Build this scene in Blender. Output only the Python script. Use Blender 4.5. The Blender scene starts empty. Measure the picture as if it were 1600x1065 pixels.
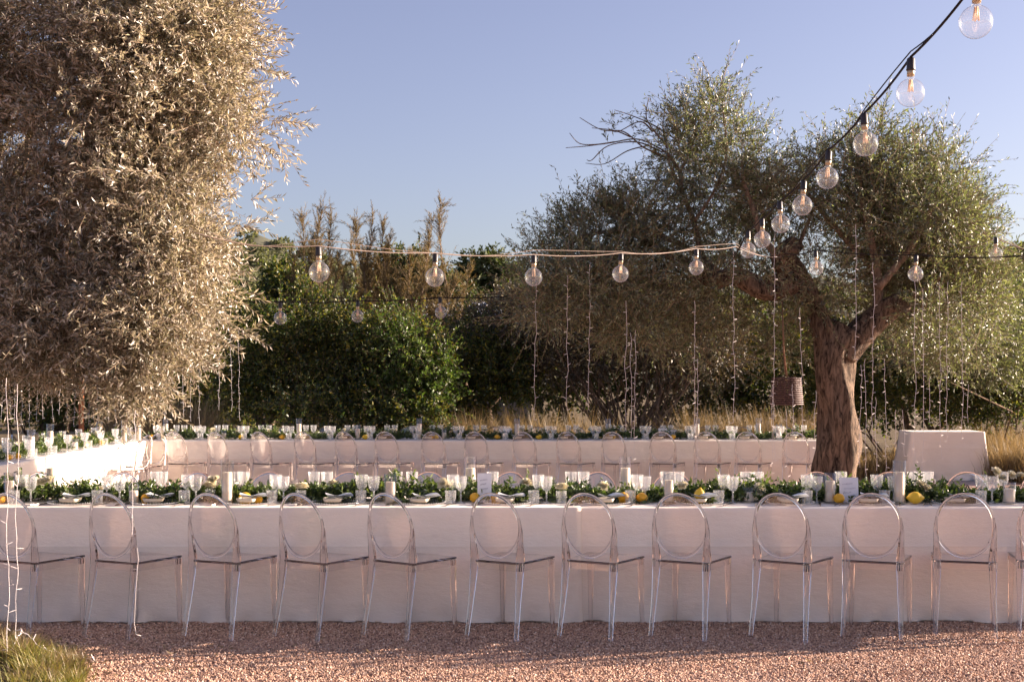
import bpy, math, random
import numpy as np
from mathutils import Vector, Matrix
R = math.radians
scene = bpy.context.scene
col = scene.collection

# ------------------------------------------------------------------ camera
F = 2000.0                       # focal length in pixels of a 1600 px wide picture
CAMH, HOR = 1.59, 592.0
cam_d = bpy.data.cameras.new('camera')
cam = bpy.data.objects.new('camera', cam_d)
col.objects.link(cam)
cam.location = (0, 0, CAMH)
cam.rotation_euler = (R(90), 0, 0)
cam_d.sensor_width = 36.0
cam_d.lens = 36.0 * F / 1600
cam_d.shift_y = (HOR - 532.5) / 1600
cam_d.clip_end = 3000
cam_d.clip_start = 0.1
cam_d.dof.use_dof = True
cam_d.dof.focus_distance = 8.6
cam_d.dof.aperture_fstop = 8.0
scene.camera = cam

# ------------------------------------------------------------------ light
SUN_EL, SUN_AZ = 15.5, 76.0      # azimuth clockwise from +Y (the view direction)
world = bpy.data.worlds.new('World')
scene.world = world
world.use_nodes = True
wn = world.node_tree
for n in list(wn.nodes):
    wn.nodes.remove(n)
sky = wn.nodes.new('ShaderNodeTexSky')
sky.sky_type = 'NISHITA'
sky.sun_disc = False
sky.sun_elevation = R(SUN_EL)
sky.sun_rotation = R(SUN_AZ)
sky.altitude = 50
sky.air_density = 1.0
sky.dust_density = 1.6
sky.ozone_density = 2.2
bg = wn.nodes.new('ShaderNodeBackground')
bg.inputs['Strength'].default_value = 0.05
wo = wn.nodes.new('ShaderNodeOutputWorld')
hsv = wn.nodes.new('ShaderNodeHueSaturation')
hsv.inputs['Saturation'].default_value = 0.80
hsv.inputs['Hue'].default_value = 0.518
wn.links.new(sky.outputs[0], hsv.inputs['Color'])
tint = wn.nodes.new('ShaderNodeMix'); tint.data_type = 'RGBA'; tint.blend_type = 'MULTIPLY'
tint.inputs[0].default_value = 1.0; tint.inputs[7].default_value = (0.92, 0.85, 0.91, 1.0)
wn.links.new(hsv.outputs[0], tint.inputs[6]); wn.links.new(tint.outputs[2], bg.inputs[0])
wn.links.new(bg.outputs[0], wo.inputs[0])
sun_d = bpy.data.lights.new('sun', 'SUN')
sun = bpy.data.objects.new('sun', sun_d)
col.objects.link(sun)
sun_d.energy = 5.0
sun_d.angle = R(0.55)
sun_d.color = (1.0, 0.80, 0.655)
SUNV = Vector((math.sin(R(SUN_AZ)) * math.cos(R(SUN_EL)), math.cos(R(SUN_AZ)) * math.cos(R(SUN_EL)), math.sin(R(SUN_EL))))
sun.rotation_euler = SUNV.to_track_quat('Z', 'Y').to_euler()
sun.location = SUNV * 40
vs = scene.view_settings
vs.view_transform = 'Standard'
vs.look = 'None'
vs.exposure = 2.1
vs.gamma = 1.0
vs.use_curve_mapping = False
cy = scene.cycles
cy.use_denoising = True
try:
    cy.denoiser = 'OPENIMAGEDENOISE'
except Exception:
    pass
cy.max_bounces = 10
cy.diffuse_bounces = 4
cy.glossy_bounces = 4
cy.transmission_bounces = 8
cy.transparent_max_bounces = 40
cy.caustics_refractive = True
cy.caustics_reflective = True
cy.blur_glossy = 0.6
cy.sample_clamp_indirect = 4.0

# ------------------------------------------------------------------ helpers
def P(px, py, Y):
    """point of the place at distance Y that the 1600 px picture shows at (px, py)"""
    s = F / Y
    return Vector(((px - 800) / s, Y, CAMH - (py - HOR) / s))

def tag(o, label=None, cat=None, group=None, kind=None):
    if label: o['label'] = label
    if cat: o['category'] = cat
    if group: o['group'] = group
    if kind: o['kind'] = kind
    return o

def thing(name, label, cat, loc=(0, 0, 0), rz=0.0, group=None):
    o = bpy.data.objects.new(name, None)
    o.empty_display_size = 0.1
    col.objects.link(o)
    o.location = loc
    o.rotation_euler = (0, 0, rz)
    return tag(o, label, cat, group)

def link(name, mesh, parent=None, loc=None, rz=None):
    o = bpy.data.objects.new(name, mesh)
    col.objects.link(o)
    if parent is not None: o.parent = parent
    if loc is not None: o.location = loc
    if rz is not None: o.rotation_euler = (0, 0, rz)
    return o

def dup(root, loc, rz, label=None, group=None, scale=None):
    r = root.copy(); col.objects.link(r)
    r.location = loc; r.rotation_euler = (0, 0, rz)
    if scale: r.scale = scale
    if label: r['label'] = label
    if group: r['group'] = group
    for ch in list(root.children):
        c = ch.copy(); col.objects.link(c); c.parent = r
        for g in list(ch.children):
            d = g.copy(); col.objects.link(d); d.parent = c
    return r

def npmesh(name, verts, faces, mat, smooth=False):
    """verts (n,3); faces (m,k) array"""
    verts = np.asarray(verts, np.float32); faces = np.asarray(faces, np.int32)
    me = bpy.data.meshes.new(name)
    me.vertices.add(len(verts)); me.vertices.foreach_set('co', verts.ravel())
    k = faces.shape[1]
    me.loops.add(faces.size); me.loops.foreach_set('vertex_index', faces.ravel())
    me.polygons.add(len(faces))
    me.polygons.foreach_set('loop_start', np.arange(0, faces.size, k, dtype=np.int32))
    if smooth: me.polygons.foreach_set('use_smooth', np.ones(len(faces), bool))
    me.update(calc_edges=True)
    me.materials.append(mat)
    return me

class MB:
    def __init__(s): s.v = []; s.f = []
    def add(s, vs, fs):
        b = len(s.v); s.v += [tuple(v) for v in vs]; s.f += [tuple(i + b for i in f) for f in fs]
    def box(s, x0, x1, y0, y1, z0, z1, M=None):
        vs = [Vector((x, y, z)) for x in (x0, x1) for y in (y0, y1) for z in (z0, z1)]
        if M: vs = [M @ v for v in vs]
        s.add(vs, [(0, 1, 3, 2), (4, 6, 7, 5), (0, 4, 5, 1), (2, 3, 7, 6), (0, 2, 6, 4), (1, 5, 7, 3)])
    def tube(s, path, radii, n=8, closed=False, cap=True, fn=None, sy=1.0):
        path = [Vector(p) for p in path]; m = len(path)
        if not hasattr(radii, '__len__'): radii = [radii] * m
        rings = []; ref = None
        for i, p in enumerate(path):
            if closed: t = path[(i + 1) % m] - path[i - 1]
            else: t = path[min(i + 1, m - 1)] - path[max(i - 1, 0)]
            t.normalize()
            if ref is None:
                ref = Vector((0, 0, 1)) if abs(t.z) < 0.9 else Vector((0, 1, 0))
            u = ref - t * ref.dot(t); u.normalize(); w = t.cross(u); ref = u
            ring = []
            for k in range(n):
                a = 2 * math.pi * (k + 0.5) / n
                r = radii[i] * (fn(a, p, i) if fn else 1.0)
                ring.append(p + u * (math.cos(a) * r) + w * (math.sin(a) * r * sy))
            rings.append(ring)
        vs = [v for r in rings for v in r]; fs = []
        for i in range(m if closed else m - 1):
            j = (i + 1) % m
            for k in range(n):
                l = (k + 1) % n
                fs.append((i * n + k, i * n + l, j * n + l, j * n + k))
        if cap and not closed:
            fs.append(tuple(range(n))[::-1]); fs.append(tuple((m - 1) * n + k for k in range(n)))
        s.add(vs, fs)
    def lathe(s, prof, n=16, c=(0, 0, 0), close=False, fn=None):
        vs = []; fs = []; m = len(prof)
        for i, (r, z) in enumerate(prof):
            for k in range(n):
                a = 2 * math.pi * k / n
                q = r * (fn(a, z, i) if fn else 1)
                vs.append((c[0] + q * math.cos(a), c[1] + q * math.sin(a), c[2] + z))
        for i in range(m if close else m - 1):
            j = (i + 1) % m
            for k in range(n):
                l = (k + 1) % n
                fs.append((i * n + k, i * n + l, j * n + l, j * n + k))
        if not close:
            if prof[0][0] > 1e-4: fs.append(tuple(range(n))[::-1])
            if prof[-1][0] > 1e-4 and getattr(s, 'captop', True): fs.append(tuple((m - 1) * n + k for k in range(n)))
        s.add(vs, fs)
    def mesh(s, name, mat, smooth=True):
        me = bpy.data.meshes.new(name); me.from_pydata(s.v, [], s.f)
        if smooth: me.polygons.foreach_set('use_smooth', [True] * len(me.polygons))
        me.materials.append(mat); me.update()
        return me

# ------------------------------------------------------------------ materials
def newmat(name):
    m = bpy.data.materials.new(name); m.use_nodes = True
    nt = m.node_tree
    for n in list(nt.nodes): nt.nodes.remove(n)
    out = nt.nodes.new('ShaderNodeOutputMaterial')
    def N(t, **kw):
        n = nt.nodes.new(t)
        for k, v in kw.items():
            if k in n.inputs: n.inputs[k].default_value = v
            else: setattr(n, k, v)
        return n
    return m, nt, out, N

def c4(c): return (c[0], c[1], c[2], 1.0)

def ramp(N, stops, interp='LINEAR'):
    r = N('ShaderNodeValToRGB'); cr = r.color_ramp; cr.interpolation = interp
    while len(cr.elements) > 1: cr.elements.remove(cr.elements[-1])
    cr.elements[0].position = stops[0][0]; cr.elements[0].color = c4(stops[0][1])
    for p, c in stops[1:]:
        e = cr.elements.new(p); e.color = c4(c)
    return r

def plain(name, c, rough=0.6, metallic=0.0, noise=0.0, nscale=20.0, bump=0.0, spec=0.5, sss=0.0):
    m, nt, out, N = newmat(name)
    b = N('ShaderNodeBsdfPrincipled', Roughness=rough, Metallic=metallic)
    b.inputs['Specular IOR Level'].default_value = spec
    b.inputs['Base Color'].default_value = c4(c)
    if sss: 
        b.inputs['Subsurface Weight'].default_value = sss
        b.inputs['Subsurface Radius'].default_value = (0.03, 0.018, 0.01)
    if noise or bump:
        tc = N('ShaderNodeTexCoord')
        t = N('ShaderNodeTexNoise', Scale=nscale, Detail=6.0)
        nt.links.new(tc.outputs['Object'], t.inputs['Vector'])
        if noise:
            r = ramp(N, [(0.25, [x * (1 - noise) for x in c]), (0.75, [min(1, x * (1 + noise)) for x in c])])
            nt.links.new(t.outputs['Fac'], r.inputs[0]); nt.links.new(r.outputs[0], b.inputs['Base Color'])
        if bump:
            bp = N('ShaderNodeBump', Strength=bump, Distance=0.01)
            nt.links.new(t.outputs['Fac'], bp.inputs['Height']); nt.links.new(bp.outputs[0], b.inputs['Normal'])
    nt.links.new(b.outputs[0], out.inputs[0])
    return m

def clear(name, tint, edge, rough=0.03, base=0.0, white=0.0, ior=1.5, bump=0.0, bscale=60.0):
    """thin clear glass or acrylic: see-through, mirror-like by the angle, darker through its edges"""
    m, nt, out, N = newmat(name)
    lw = N('ShaderNodeLayerWeight', Blend=0.35)
    r = ramp(N, [(0.0, tint), (0.55, tint), (1.0, edge)])
    nt.links.new(lw.outputs['Facing'], r.inputs[0])
    tr = N('ShaderNodeBsdfTransparent'); nt.links.new(r.outputs[0], tr.inputs[0])
    gl = N('ShaderNodeBsdfGlossy', Roughness=rough)
    gl.inputs['Color'].default_value = (1, 1, 1, 1)
    fr = N('ShaderNodeLayerWeight', Blend=0.5)
    pw = N('ShaderNodeMath', operation='POWER'); pw.inputs[1].default_value = 5.0
    nt.links.new(fr.outputs['Facing'], pw.inputs[0])
    ad = N('ShaderNodeMath', operation='MULTIPLY_ADD', use_clamp=True)
    f0 = ((ior - 1) / (ior + 1)) ** 2
    ad.inputs[1].default_value = 1.0 * (1 - f0); ad.inputs[2].default_value = f0 + base
    nt.links.new(pw.outputs[0], ad.inputs[0])
    mx = N('ShaderNodeMixShader')
    nt.links.new(ad.outputs[0], mx.inputs[0]); nt.links.new(tr.outputs[0], mx.inputs[1]); nt.links.new(gl.outputs[0], mx.inputs[2])
    if bump:
        tc = N('ShaderNodeTexCoord'); v = N('ShaderNodeTexVoronoi', Scale=bscale)
        nt.links.new(tc.outputs['Object'], v.inputs['Vector'])
        bp = N('ShaderNodeBump', Strength=bump, Distance=0.004)
        nt.links.new(v.outputs['Distance'], bp.inputs['Height'])
        nt.links.new(bp.outputs[0], gl.inputs['Normal']); nt.links.new(bp.outputs[0], fr.inputs['Normal'])
    last = mx
    if white:
        d = N('ShaderNodeBsdfDiffuse'); d.inputs['Color'].default_value = (0.9, 0.9, 0.9, 1)
        tl = N('ShaderNodeBsdfTranslucent'); tl.inputs['Color'].default_value = (0.9, 0.9, 0.9, 1)
        a = N('ShaderNodeMixShader'); a.inputs[0].default_value = 0.5
        nt.links.new(d.outputs[0], a.inputs[1]); nt.links.new(tl.outputs[0], a.inputs[2])
        m2 = N('ShaderNodeMixShader'); m2.inputs[0].default_value = white
        nt.links.new(mx.outputs[0], m2.inputs[1]); nt.links.new(a.outputs[0], m2.inputs[2]); last = m2
    nt.links.new(last.outputs[0], out.inputs[0])
    return m

def acrylic_solid(name, tint, rough=0.012, ior=1.49):
    m, nt, out, N = newmat(name)
    g = N('ShaderNodeBsdfGlass', Roughness=rough, IOR=ior); g.inputs['Color'].default_value = c4(tint)
    va = N('ShaderNodeVolumeAbsorption', Density=4.5); va.inputs['Color'].default_value = (0.55, 0.40, 0.42, 1)
    nt.links.new(g.outputs[0], out.inputs[0]); nt.links.new(va.outputs[0], out.inputs[1])
    return m

def leafmat(name, cols, trans=0.35, gloss=0.12, rough=0.4, tcol=None):
    """leaf: each leaf its own tone of the given colours, light coming through"""
    m, nt, out, N = newmat(name)
    g = N('ShaderNodeNewGeometry')
    r = ramp(N, [(i / max(1, len(cols) - 1), c) for i, c in enumerate(cols)])
    nt.links.new(g.outputs['Random Per Island'], r.inputs[0])
    d = N('ShaderNodeBsdfDiffuse'); t = N('ShaderNodeBsdfTranslucent')
    nt.links.new(r.outputs[0], d.inputs['Color'])
    mul = N('ShaderNodeMix', data_type='RGBA', blend_type='MULTIPLY')
    mul.inputs[0].default_value = 1.0
    nt.links.new(r.outputs[0], mul.inputs[6]); mul.inputs[7].default_value = c4(tcol or (1.25, 1.3, 0.6))
    nt.links.new(mul.outputs[2], t.inputs['Color'])
    a = N('ShaderNodeMixShader'); a.inputs[0].default_value = trans
    nt.links.new(d.outputs[0], a.inputs[1]); nt.links.new(t.outputs[0], a.inputs[2])
    gl = N('ShaderNodeBsdfGlossy', Roughness=rough); gl.inputs['Color'].default_value = (1, 1, 1, 1)
    b = N('ShaderNodeMixShader'); b.inputs[0].default_value = gloss
    nt.links.new(a.outputs[0], b.inputs[1]); nt.links.new(gl.outputs[0], b.inputs[2])
    nt.links.new(b.outputs[0], out.inputs[0])
    return m

def linen():
    m, nt, out, N = newmat('white_linen')
    b = N('ShaderNodeBsdfPrincipled', Roughness=0.9); b.inputs['Specular IOR Level'].default_value = 0.15
    tc = N('ShaderNodeTexCoord')
    n1 = N('ShaderNodeTexNoise', Scale=2.2, Detail=5.0)
    n2 = N('ShaderNodeTexNoise', Scale=180.0, Detail=2.0)
    mp = N('ShaderNodeMapping'); mp.inputs['Scale'].default_value = (1, 1, 2.2)
    nt.links.new(tc.outputs['Object'], mp.inputs[0])
    n3 = N('ShaderNodeTexNoise', Scale=3.0, Detail=7.0, Roughness=0.65)
    nt.links.new(tc.outputs['Object'], n1.inputs['Vector']); nt.links.new(tc.outputs['Object'], n2.inputs['Vector'])
    nt.links.new(mp.outputs[0], n3.inputs['Vector'])
    r = ramp(N, [(0.3, (0.83, 0.735, 0.64)), (0.7, (0.89, 0.80, 0.705))])
    nt.links.new(n1.outputs['Fac'], r.inputs[0]); nt.links.new(r.outputs[0], b.inputs['Base Color'])
    b1 = N('ShaderNodeBump', Strength=0.35, Distance=0.003); b2 = N('ShaderNodeBump', Strength=0.6, Distance=0.02)
    nt.links.new(n2.outputs['Fac'], b1.inputs['Height']); nt.links.new(n3.outputs['Fac'], b2.inputs['Height'])
    nt.links.new(b2.outputs[0], b1.inputs['Normal']); nt.links.new(b1.outputs[0], b.inputs['Normal'])
    nt.links.new(b.outputs[0], out.inputs[0])
    return m

def bark(name, c0, c1, scale=(16, 16, 3.2), bump=1.0):
    m, nt, out, N = newmat(name)
    b = N('ShaderNodeBsdfPrincipled', Roughness=0.9); b.inputs['Specular IOR Level'].default_value = 0.2
    tc = N('ShaderNodeTexCoord'); mp = N('ShaderNodeMapping'); mp.inputs['Scale'].default_value = scale
    mp.inputs['Rotation'].default_value = (0.28, 0.42, 0)
    t = N('ShaderNodeTexNoise', Scale=1.6, Detail=9.0, Roughness=0.7, Distortion=0.8)
    nt.links.new(tc.outputs['Object'], mp.inputs[0]); nt.links.new(mp.outputs[0], t.inputs['Vector'])
    r = ramp(N, [(0.38, c0), (0.60, c1)])
    nt.links.new(t.outputs['Fac'], r.inputs[0]); nt.links.new(r.outputs[0], b.inputs['Base Color'])
    bp = N('ShaderNodeBump', Strength=bump, Distance=0.05)
    nt.links.new(t.outputs['Fac'], bp.inputs['Height']); nt.links.new(bp.outputs[0], b.inputs['Normal'])
    nt.links.new(b.outputs[0], out.inputs[0])
    return m

def pebblemat():
    m, nt, out, N = newmat('gravel_stone')
    b = N('ShaderNodeBsdfPrincipled', Roughness=0.75)
    oi = N('ShaderNodeObjectInfo')
    r = ramp(N, [(0.0, (0.15, 0.085, 0.065)), (0.25, (0.38, 0.225, 0.155)), (0.6, (0.55, 0.345, 0.235)), (0.9, (0.66, 0.455, 0.33)), (1.0, (0.75, 0.62, 0.52))])
    nt.links.new(oi.outputs['Random'], r.inputs[0]); nt.links.new(r.outputs[0], b.inputs['Base Color'])
    nt.links.new(b.outputs[0], out.inputs[0])
    return m

def groundmat():
    m, nt, out, N = newmat('gravel_ground')
    b = N('ShaderNodeBsdfPrincipled', Roughness=0.9); b.inputs['Specular IOR Level'].default_value = 0.2
    tc = N('ShaderNodeTexCoord')
    v = N('ShaderNodeTexVoronoi', Scale=70.0); n = N('ShaderNodeTexNoise', Scale=1.2, Detail=6.0)
    nt.links.new(tc.outputs['Object'], v.inputs['Vector']); nt.links.new(tc.outputs['Object'], n.inputs['Vector'])
    r = ramp(N, [(0.0, (0.16, 0.09, 0.07)), (0.5, (0.38, 0.23, 0.175)), (1.0, (0.52, 0.34, 0.265))])
    nt.links.new(v.outputs['Color'], r.inputs[0])
    sx = N('ShaderNodeSeparateXYZ'); nt.links.new(tc.outputs['Object'], sx.inputs[0])
    mr = N('ShaderNodeMapRange'); mr.inputs[1].default_value = 19.5; mr.inputs[2].default_value = 21.5
    nt.links.new(sx.outputs[1], mr.inputs[0])
    soil = ramp(N, [(0.3, (0.07, 0.05, 0.03)), (0.7, (0.16, 0.12, 0.06))]); nt.links.new(n.outputs['Fac'], soil.inputs[0])
    mx = N('ShaderNodeMix', data_type='RGBA'); nt.links.new(mr.outputs[0], mx.inputs[0])
    nt.links.new(r.outputs[0], mx.inputs[6]); nt.links.new(soil.outputs[0], mx.inputs[7])
    nt.links.new(mx.outputs[2], b.inputs['Base Color'])
    bp = N('ShaderNodeBump', Strength=0.7, Distance=0.01); nt.links.new(v.outputs['Distance'], bp.inputs['Height'])
    nt.links.new(bp.outputs[0], b.inputs['Normal'])
    nt.links.new(b.outputs[0], out.inputs[0])
    return m

def lemonmat():
    return plain('lemon_skin', (0.80, 0.50, 0.03), 0.42, noise=0.1, nscale=30, bump=0.15)

M = {}
M['linen'] = linen()
M['acrylic'] = acrylic_solid('clear_acrylic', (0.985, 0.98, 0.98))
M['acrylic_panel'] = clear('clear_acrylic_panel', (0.975, 0.97, 0.972), (0.60, 0.55, 0.58), 0.06, 0.015)
M['glass'] = clear('thin_glass', (0.975, 0.975, 0.97), (0.40, 0.40, 0.42), 0.02, 0.035)
M['bulb_glass'] = clear('bulb_glass', (0.985, 0.985, 0.98), (0.45, 0.45, 0.50), 0.02, 0.05, 0.03)
M['crystal'] = clear('cut_crystal', (0.95, 0.95, 0.95), (0.45, 0.45, 0.47), 0.05, 0.12, 0.16, bump=0.6, bscale=90)
M['wax'] = plain('candle_wax', (0.80, 0.68, 0.54), 0.55, noise=0.05, nscale=12, sss=0.15)
M['wick'] = plain('wick', (0.03, 0.025, 0.02), 0.9)
M['lemon'] = lemonmat()
M['lemon2'] = plain('ripe_lemon_skin', (0.78, 0.40, 0.02), 0.42, noise=0.1, nscale=30, bump=0.15)
M['ceramic'] = plain('sand_ceramic', (0.62, 0.53, 0.40), 0.45, noise=0.08, nscale=40)
M['napkin'] = plain('napkin_cloth', (0.74, 0.75, 0.74), 0.9, noise=0.06, nscale=60, bump=0.2)
M['steel'] = plain('cutlery_steel', (0.30, 0.27, 0.25), 0.25, metallic=1.0, noise=0.1, nscale=40)
M['paper'] = plain('card_paper', (0.82, 0.81, 0.82), 0.8, noise=0.02)
M['ink'] = plain('grey_ink', (0.33, 0.33, 0.38), 0.8)
M['petal'] = leafmat('cream_petal', [(0.80, 0.72, 0.50), (0.84, 0.80, 0.66), (0.82, 0.77, 0.58)], 0.25, 0.03, tcol=(1, 0.95, 0.8))
M['garland'] = leafmat('garland_leaf', [(0.022, 0.042, 0.011), (0.045, 0.078, 0.018), (0.085, 0.13, 0.03), (0.16, 0.20, 0.05)], 0.36, 0.05)
M['stem'] = plain('green_stem', (0.10, 0.10, 0.04), 0.7)
M['cable'] = plain('black_cable', (0.022, 0.018, 0.017), 0.8, noise=0.2, spec=0.15)
M['tan_cable'] = plain('brown_cable', (0.20, 0.14, 0.11), 0.7, noise=0.2)  # lighter brown than the black cable
M['socket'] = plain('black_socket', (0.025, 0.02, 0.02), 0.5, noise=0.1)
M['brass'] = plain('bulb_collar', (0.50, 0.40, 0.26), 0.4, metallic=0.6)
M['filament'] = plain('amber_filament', (0.86, 0.60, 0.38), 0.5)
M['fairy'] = plain('white_fairy_wire', (0.78, 0.72, 0.68), 0.55)
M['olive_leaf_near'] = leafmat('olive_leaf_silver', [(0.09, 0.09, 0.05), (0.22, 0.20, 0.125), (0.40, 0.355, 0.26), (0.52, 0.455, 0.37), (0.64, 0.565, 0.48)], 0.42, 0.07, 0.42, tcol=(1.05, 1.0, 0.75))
M['olive_leaf'] = leafmat('olive_leaf_green', [(0.022, 0.03, 0.011), (0.07, 0.085, 0.032), (0.16, 0.175, 0.075), (0.31, 0.31, 0.185)], 0.38, 0.08, 0.42, tcol=(1.1, 1.25, 0.6))
M['bush_olive'] = leafmat('dusty_bush_leaf', [(0.016, 0.016, 0.008), (0.04, 0.036, 0.018), (0.08, 0.07, 0.033), (0.20, 0.16, 0.06)], 0.28, 0.06, 0.5, tcol=(1.2, 1.0, 0.5))
M['hedge_leaf'] = leafmat('evergreen_shrub_leaf', [(0.018, 0.034, 0.010), (0.03, 0.055, 0.014), (0.05, 0.085, 0.02), (0.13, 0.15, 0.03), (0.24, 0.19, 0.03)], 0.40, 0.03, 0.4)
M['bright_leaf'] = leafmat('fresh_green_leaf', [(0.035, 0.065, 0.012), (0.06, 0.11, 0.02), (0.125, 0.165, 0.045)], 0.38, 0.03, 0.4)
M['tamarisk'] = leafmat('tamarisk_feather', [(0.13, 0.095, 0.05), (0.18, 0.135, 0.07), (0.21, 0.17, 0.09), (0.15, 0.145, 0.065)], 0.4, 0.02, 0.6, tcol=(1.2, 1.0, 0.5))
M['pine'] = leafmat('pine_needle_clump', [(0.035, 0.05, 0.018), (0.06, 0.08, 0.028), (0.09, 0.11, 0.04)], 0.25, 0.02, 0.6)
M['hillpine'] = leafmat('hill_pine', [(0.085, 0.095, 0.06), (0.13, 0.14, 0.085), (0.19, 0.19, 0.115)], 0.3, 0.01, 0.7)  # tones lightened so the colour stands in for distance haze
M['drygrass'] = leafmat('dry_grass_blade', [(0.15, 0.115, 0.06), (0.26, 0.20, 0.11), (0.38, 0.30, 0.18)], 0.40, 0.03, 0.5, tcol=(1.1, 0.95, 0.6))
M['lawn'] = leafmat('lawn_blade', [(0.11, 0.14, 0.025), (0.19, 0.20, 0.04), (0.29, 0.26, 0.07), (0.36, 0.27, 0.11)], 0.4, 0.03, 0.5, tcol=(1.1, 1.05, 0.5))
M['bark'] = bark('olive_bark', (0.022, 0.014, 0.010), (0.26, 0.18, 0.125))
M['bark_pale'] = bark('pale_branch_bark', (0.10, 0.07, 0.05), (0.30, 0.21, 0.15), bump=0.5)
M['cutwood'] = bark('sawn_wood', (0.03, 0.02, 0.015), (0.13, 0.09, 0.06), (20, 20, 20), 0.4)
M['twig'] = plain('brown_twig', (0.13, 0.085, 0.055), 0.85)
M['twig_pale'] = plain('pale_twig', (0.24, 0.17, 0.11), 0.85)
M['rust'] = plain('rusty_iron', (0.30, 0.10, 0.035), 0.8, noise=0.35, nscale=14, bump=0.2)
M['wicker'] = plain('dark_wicker', (0.085, 0.04, 0.03), 0.6, noise=0.3, nscale=30, bump=0.2)
M['rope'] = plain('hemp_rope', (0.24, 0.12, 0.06), 0.9, noise=0.2, nscale=60)
M['metalroof'] = plain('pale_metal_roof', (0.55, 0.60, 0.68), 0.4, metallic=0.3, noise=0.1, nscale=2)
M['render_wall'] = plain('grey_rendered_wall', (0.13, 0.115, 0.10), 0.9, noise=0.1)
M['ground'] = groundmat()
M['hill'] = plain('scrub_hillside', (0.075, 0.075, 0.04), 0.95, noise=0.4, nscale=0.05)
M['field'] = plain('green_field', (0.12, 0.17, 0.03), 0.95, noise=0.3, nscale=0.6)

# ------------------------------------------------------------------ foliage tools (numpy)
def unit(a): return a / (np.linalg.norm(a, axis=-1, keepdims=True) + 1e-9)

def leaf_quads(base, d, side, L, W, fold=0.18, rng=None):
    """kite-shaped folded leaves: base (n,3), d and side unit (n,3), L and W (n,)"""
    n = len(base); nrm = np.cross(d, side)
    mid = base + d * (L * 0.48)[:, None]
    l = mid + side * (W / 2)[:, None] + nrm * (W * fold)[:, None]
    r = mid - side * (W / 2)[:, None] + nrm * (W * fold)[:, None]
    tip = base + d * L[:, None] - nrm * (L * 0.06)[:, None]
    V = np.stack([base, l, tip, r], 1).reshape(-1, 3)
    b = np.arange(n) * 4
    Fc = np.concatenate([np.stack([b, b + 2, b + 1], 1), np.stack([b, b + 3, b + 2], 1)])
    return V, Fc

def twig_tubes(pts, r0, r1):
    """pts (n,k,3) polylines -> thin three-sided tubes"""
    n, k, _ = pts.shape
    t = unit(pts[:, -1] - pts[:, 0])
    ref = np.where(np.abs(t[:, 2:3]) < 0.9, np.array([[0, 0, 1.0]]), np.array([[1.0, 0, 0]]))
    u = unit(np.cross(t, ref)); w = np.cross(t, u)
    V = np.zeros((n, k, 3, 3))
    for i in range(k):
        r = r0 + (r1 - r0) * i / (k - 1)
        for j in range(3):
            a = 2 * math.pi * j / 3
            V[:, i, j] = pts[:, i] + (u * math.cos(a) + w * math.sin(a)) * (r[:, None] if hasattr(r, '__len__') else r)
    base = (np.arange(n) * k * 3)[:, None]
    fs = []
    for i in range(k - 1):
        for j in range(3):
            l = (j + 1) % 3
            fs.append(base + np.array([[i * 3 + j, i * 3 + l, (i + 1) * 3 + l, (i + 1) * 3 + j]]))
    return V.reshape(-1, 3), np.concatenate(fs)

def sprays(rng, org, d, length, nleaf, leafL, leafW, spread=0.6, droop=0.1, tw=0.0025, K=4):
    """leafy twigs starting at org along d; returns leaf and twig geometry"""
    n = len(org)
    bend = rng.normal(0, 0.25, (n, 3)); bend[:, 2] -= droop
    ts = np.linspace(0, 1, K)
    pts = org[:, None] + d[:, None] * (length[:, None, None] * ts[None, :, None]) + bend[:, None] * (length[:, None, None] * (ts ** 2)[None, :, None])
    TV, TF = twig_tubes(pts, tw, tw * 0.5)
    t = (np.arange(nleaf) + 0.6) / nleaf
    t = np.clip(t[None] + rng.uniform(-0.3, 0.3, (n, nleaf)) / nleaf, 0.05, 1.0)
    pos = org[:, None] + d[:, None] * (length[:, None] * t)[..., None] + bend[:, None] * (length[:, None] * t ** 2)[..., None]
    ax = unit(d[:, None] + 2 * bend[:, None] * t[..., None])
    rv = unit(rng.normal(0, 1, (n, nleaf, 3)))
    perp = unit(rv - ax * (rv * ax).sum(-1, keepdims=True))
    ld = unit(ax * (1 - spread * 0.55) + perp * spread + rng.normal(0, 0.12, (n, nleaf, 3)))
    side = unit(np.cross(ld, unit(rng.normal(0, 1, (n, nleaf, 3)))))
    L = leafL * rng.uniform(0.65, 1.25, (n, nleaf)); W = leafW * rng.uniform(0.75, 1.2, (n, nleaf))
    LV, LF = leaf_quads(pos.reshape(-1, 3), ld.reshape(-1, 3), side.reshape(-1, 3), L.ravel(), W.ravel())
    return (LV, LF), (TV, TF)

def join(parts):
    V = []; Fs = []; o = 0
    for v, f in parts:
        V.append(v); Fs.append(f + o); o += len(v)
    return np.concatenate(V), np.concatenate(Fs)

def lobe_points(rng, c, rad, n, inner=0.45, clump=9, tight=0.34):
    """points gathered in clumps through the outer shell of an ellipsoid, with outward directions"""
    cc = unit(rng.normal(0, 1, (clump, 3))) * rng.uniform(inner, 0.9, (clump, 1))
    k = rng.integers(0, clump, n)
    p = cc[k] + rng.normal(0, tight, (n, 3))
    ln = np.linalg.norm(p, axis=1, keepdims=True)
    p = np.where(ln > 1.05, p / ln * rng.uniform(0.8, 1.05, (n, 1)), p)
    out = unit(p * 0.8 + (p - cc[k]) * 1.0 + 1e-6)
    return np.array(c)[None] + p * np.array(rad)[None], out

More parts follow.
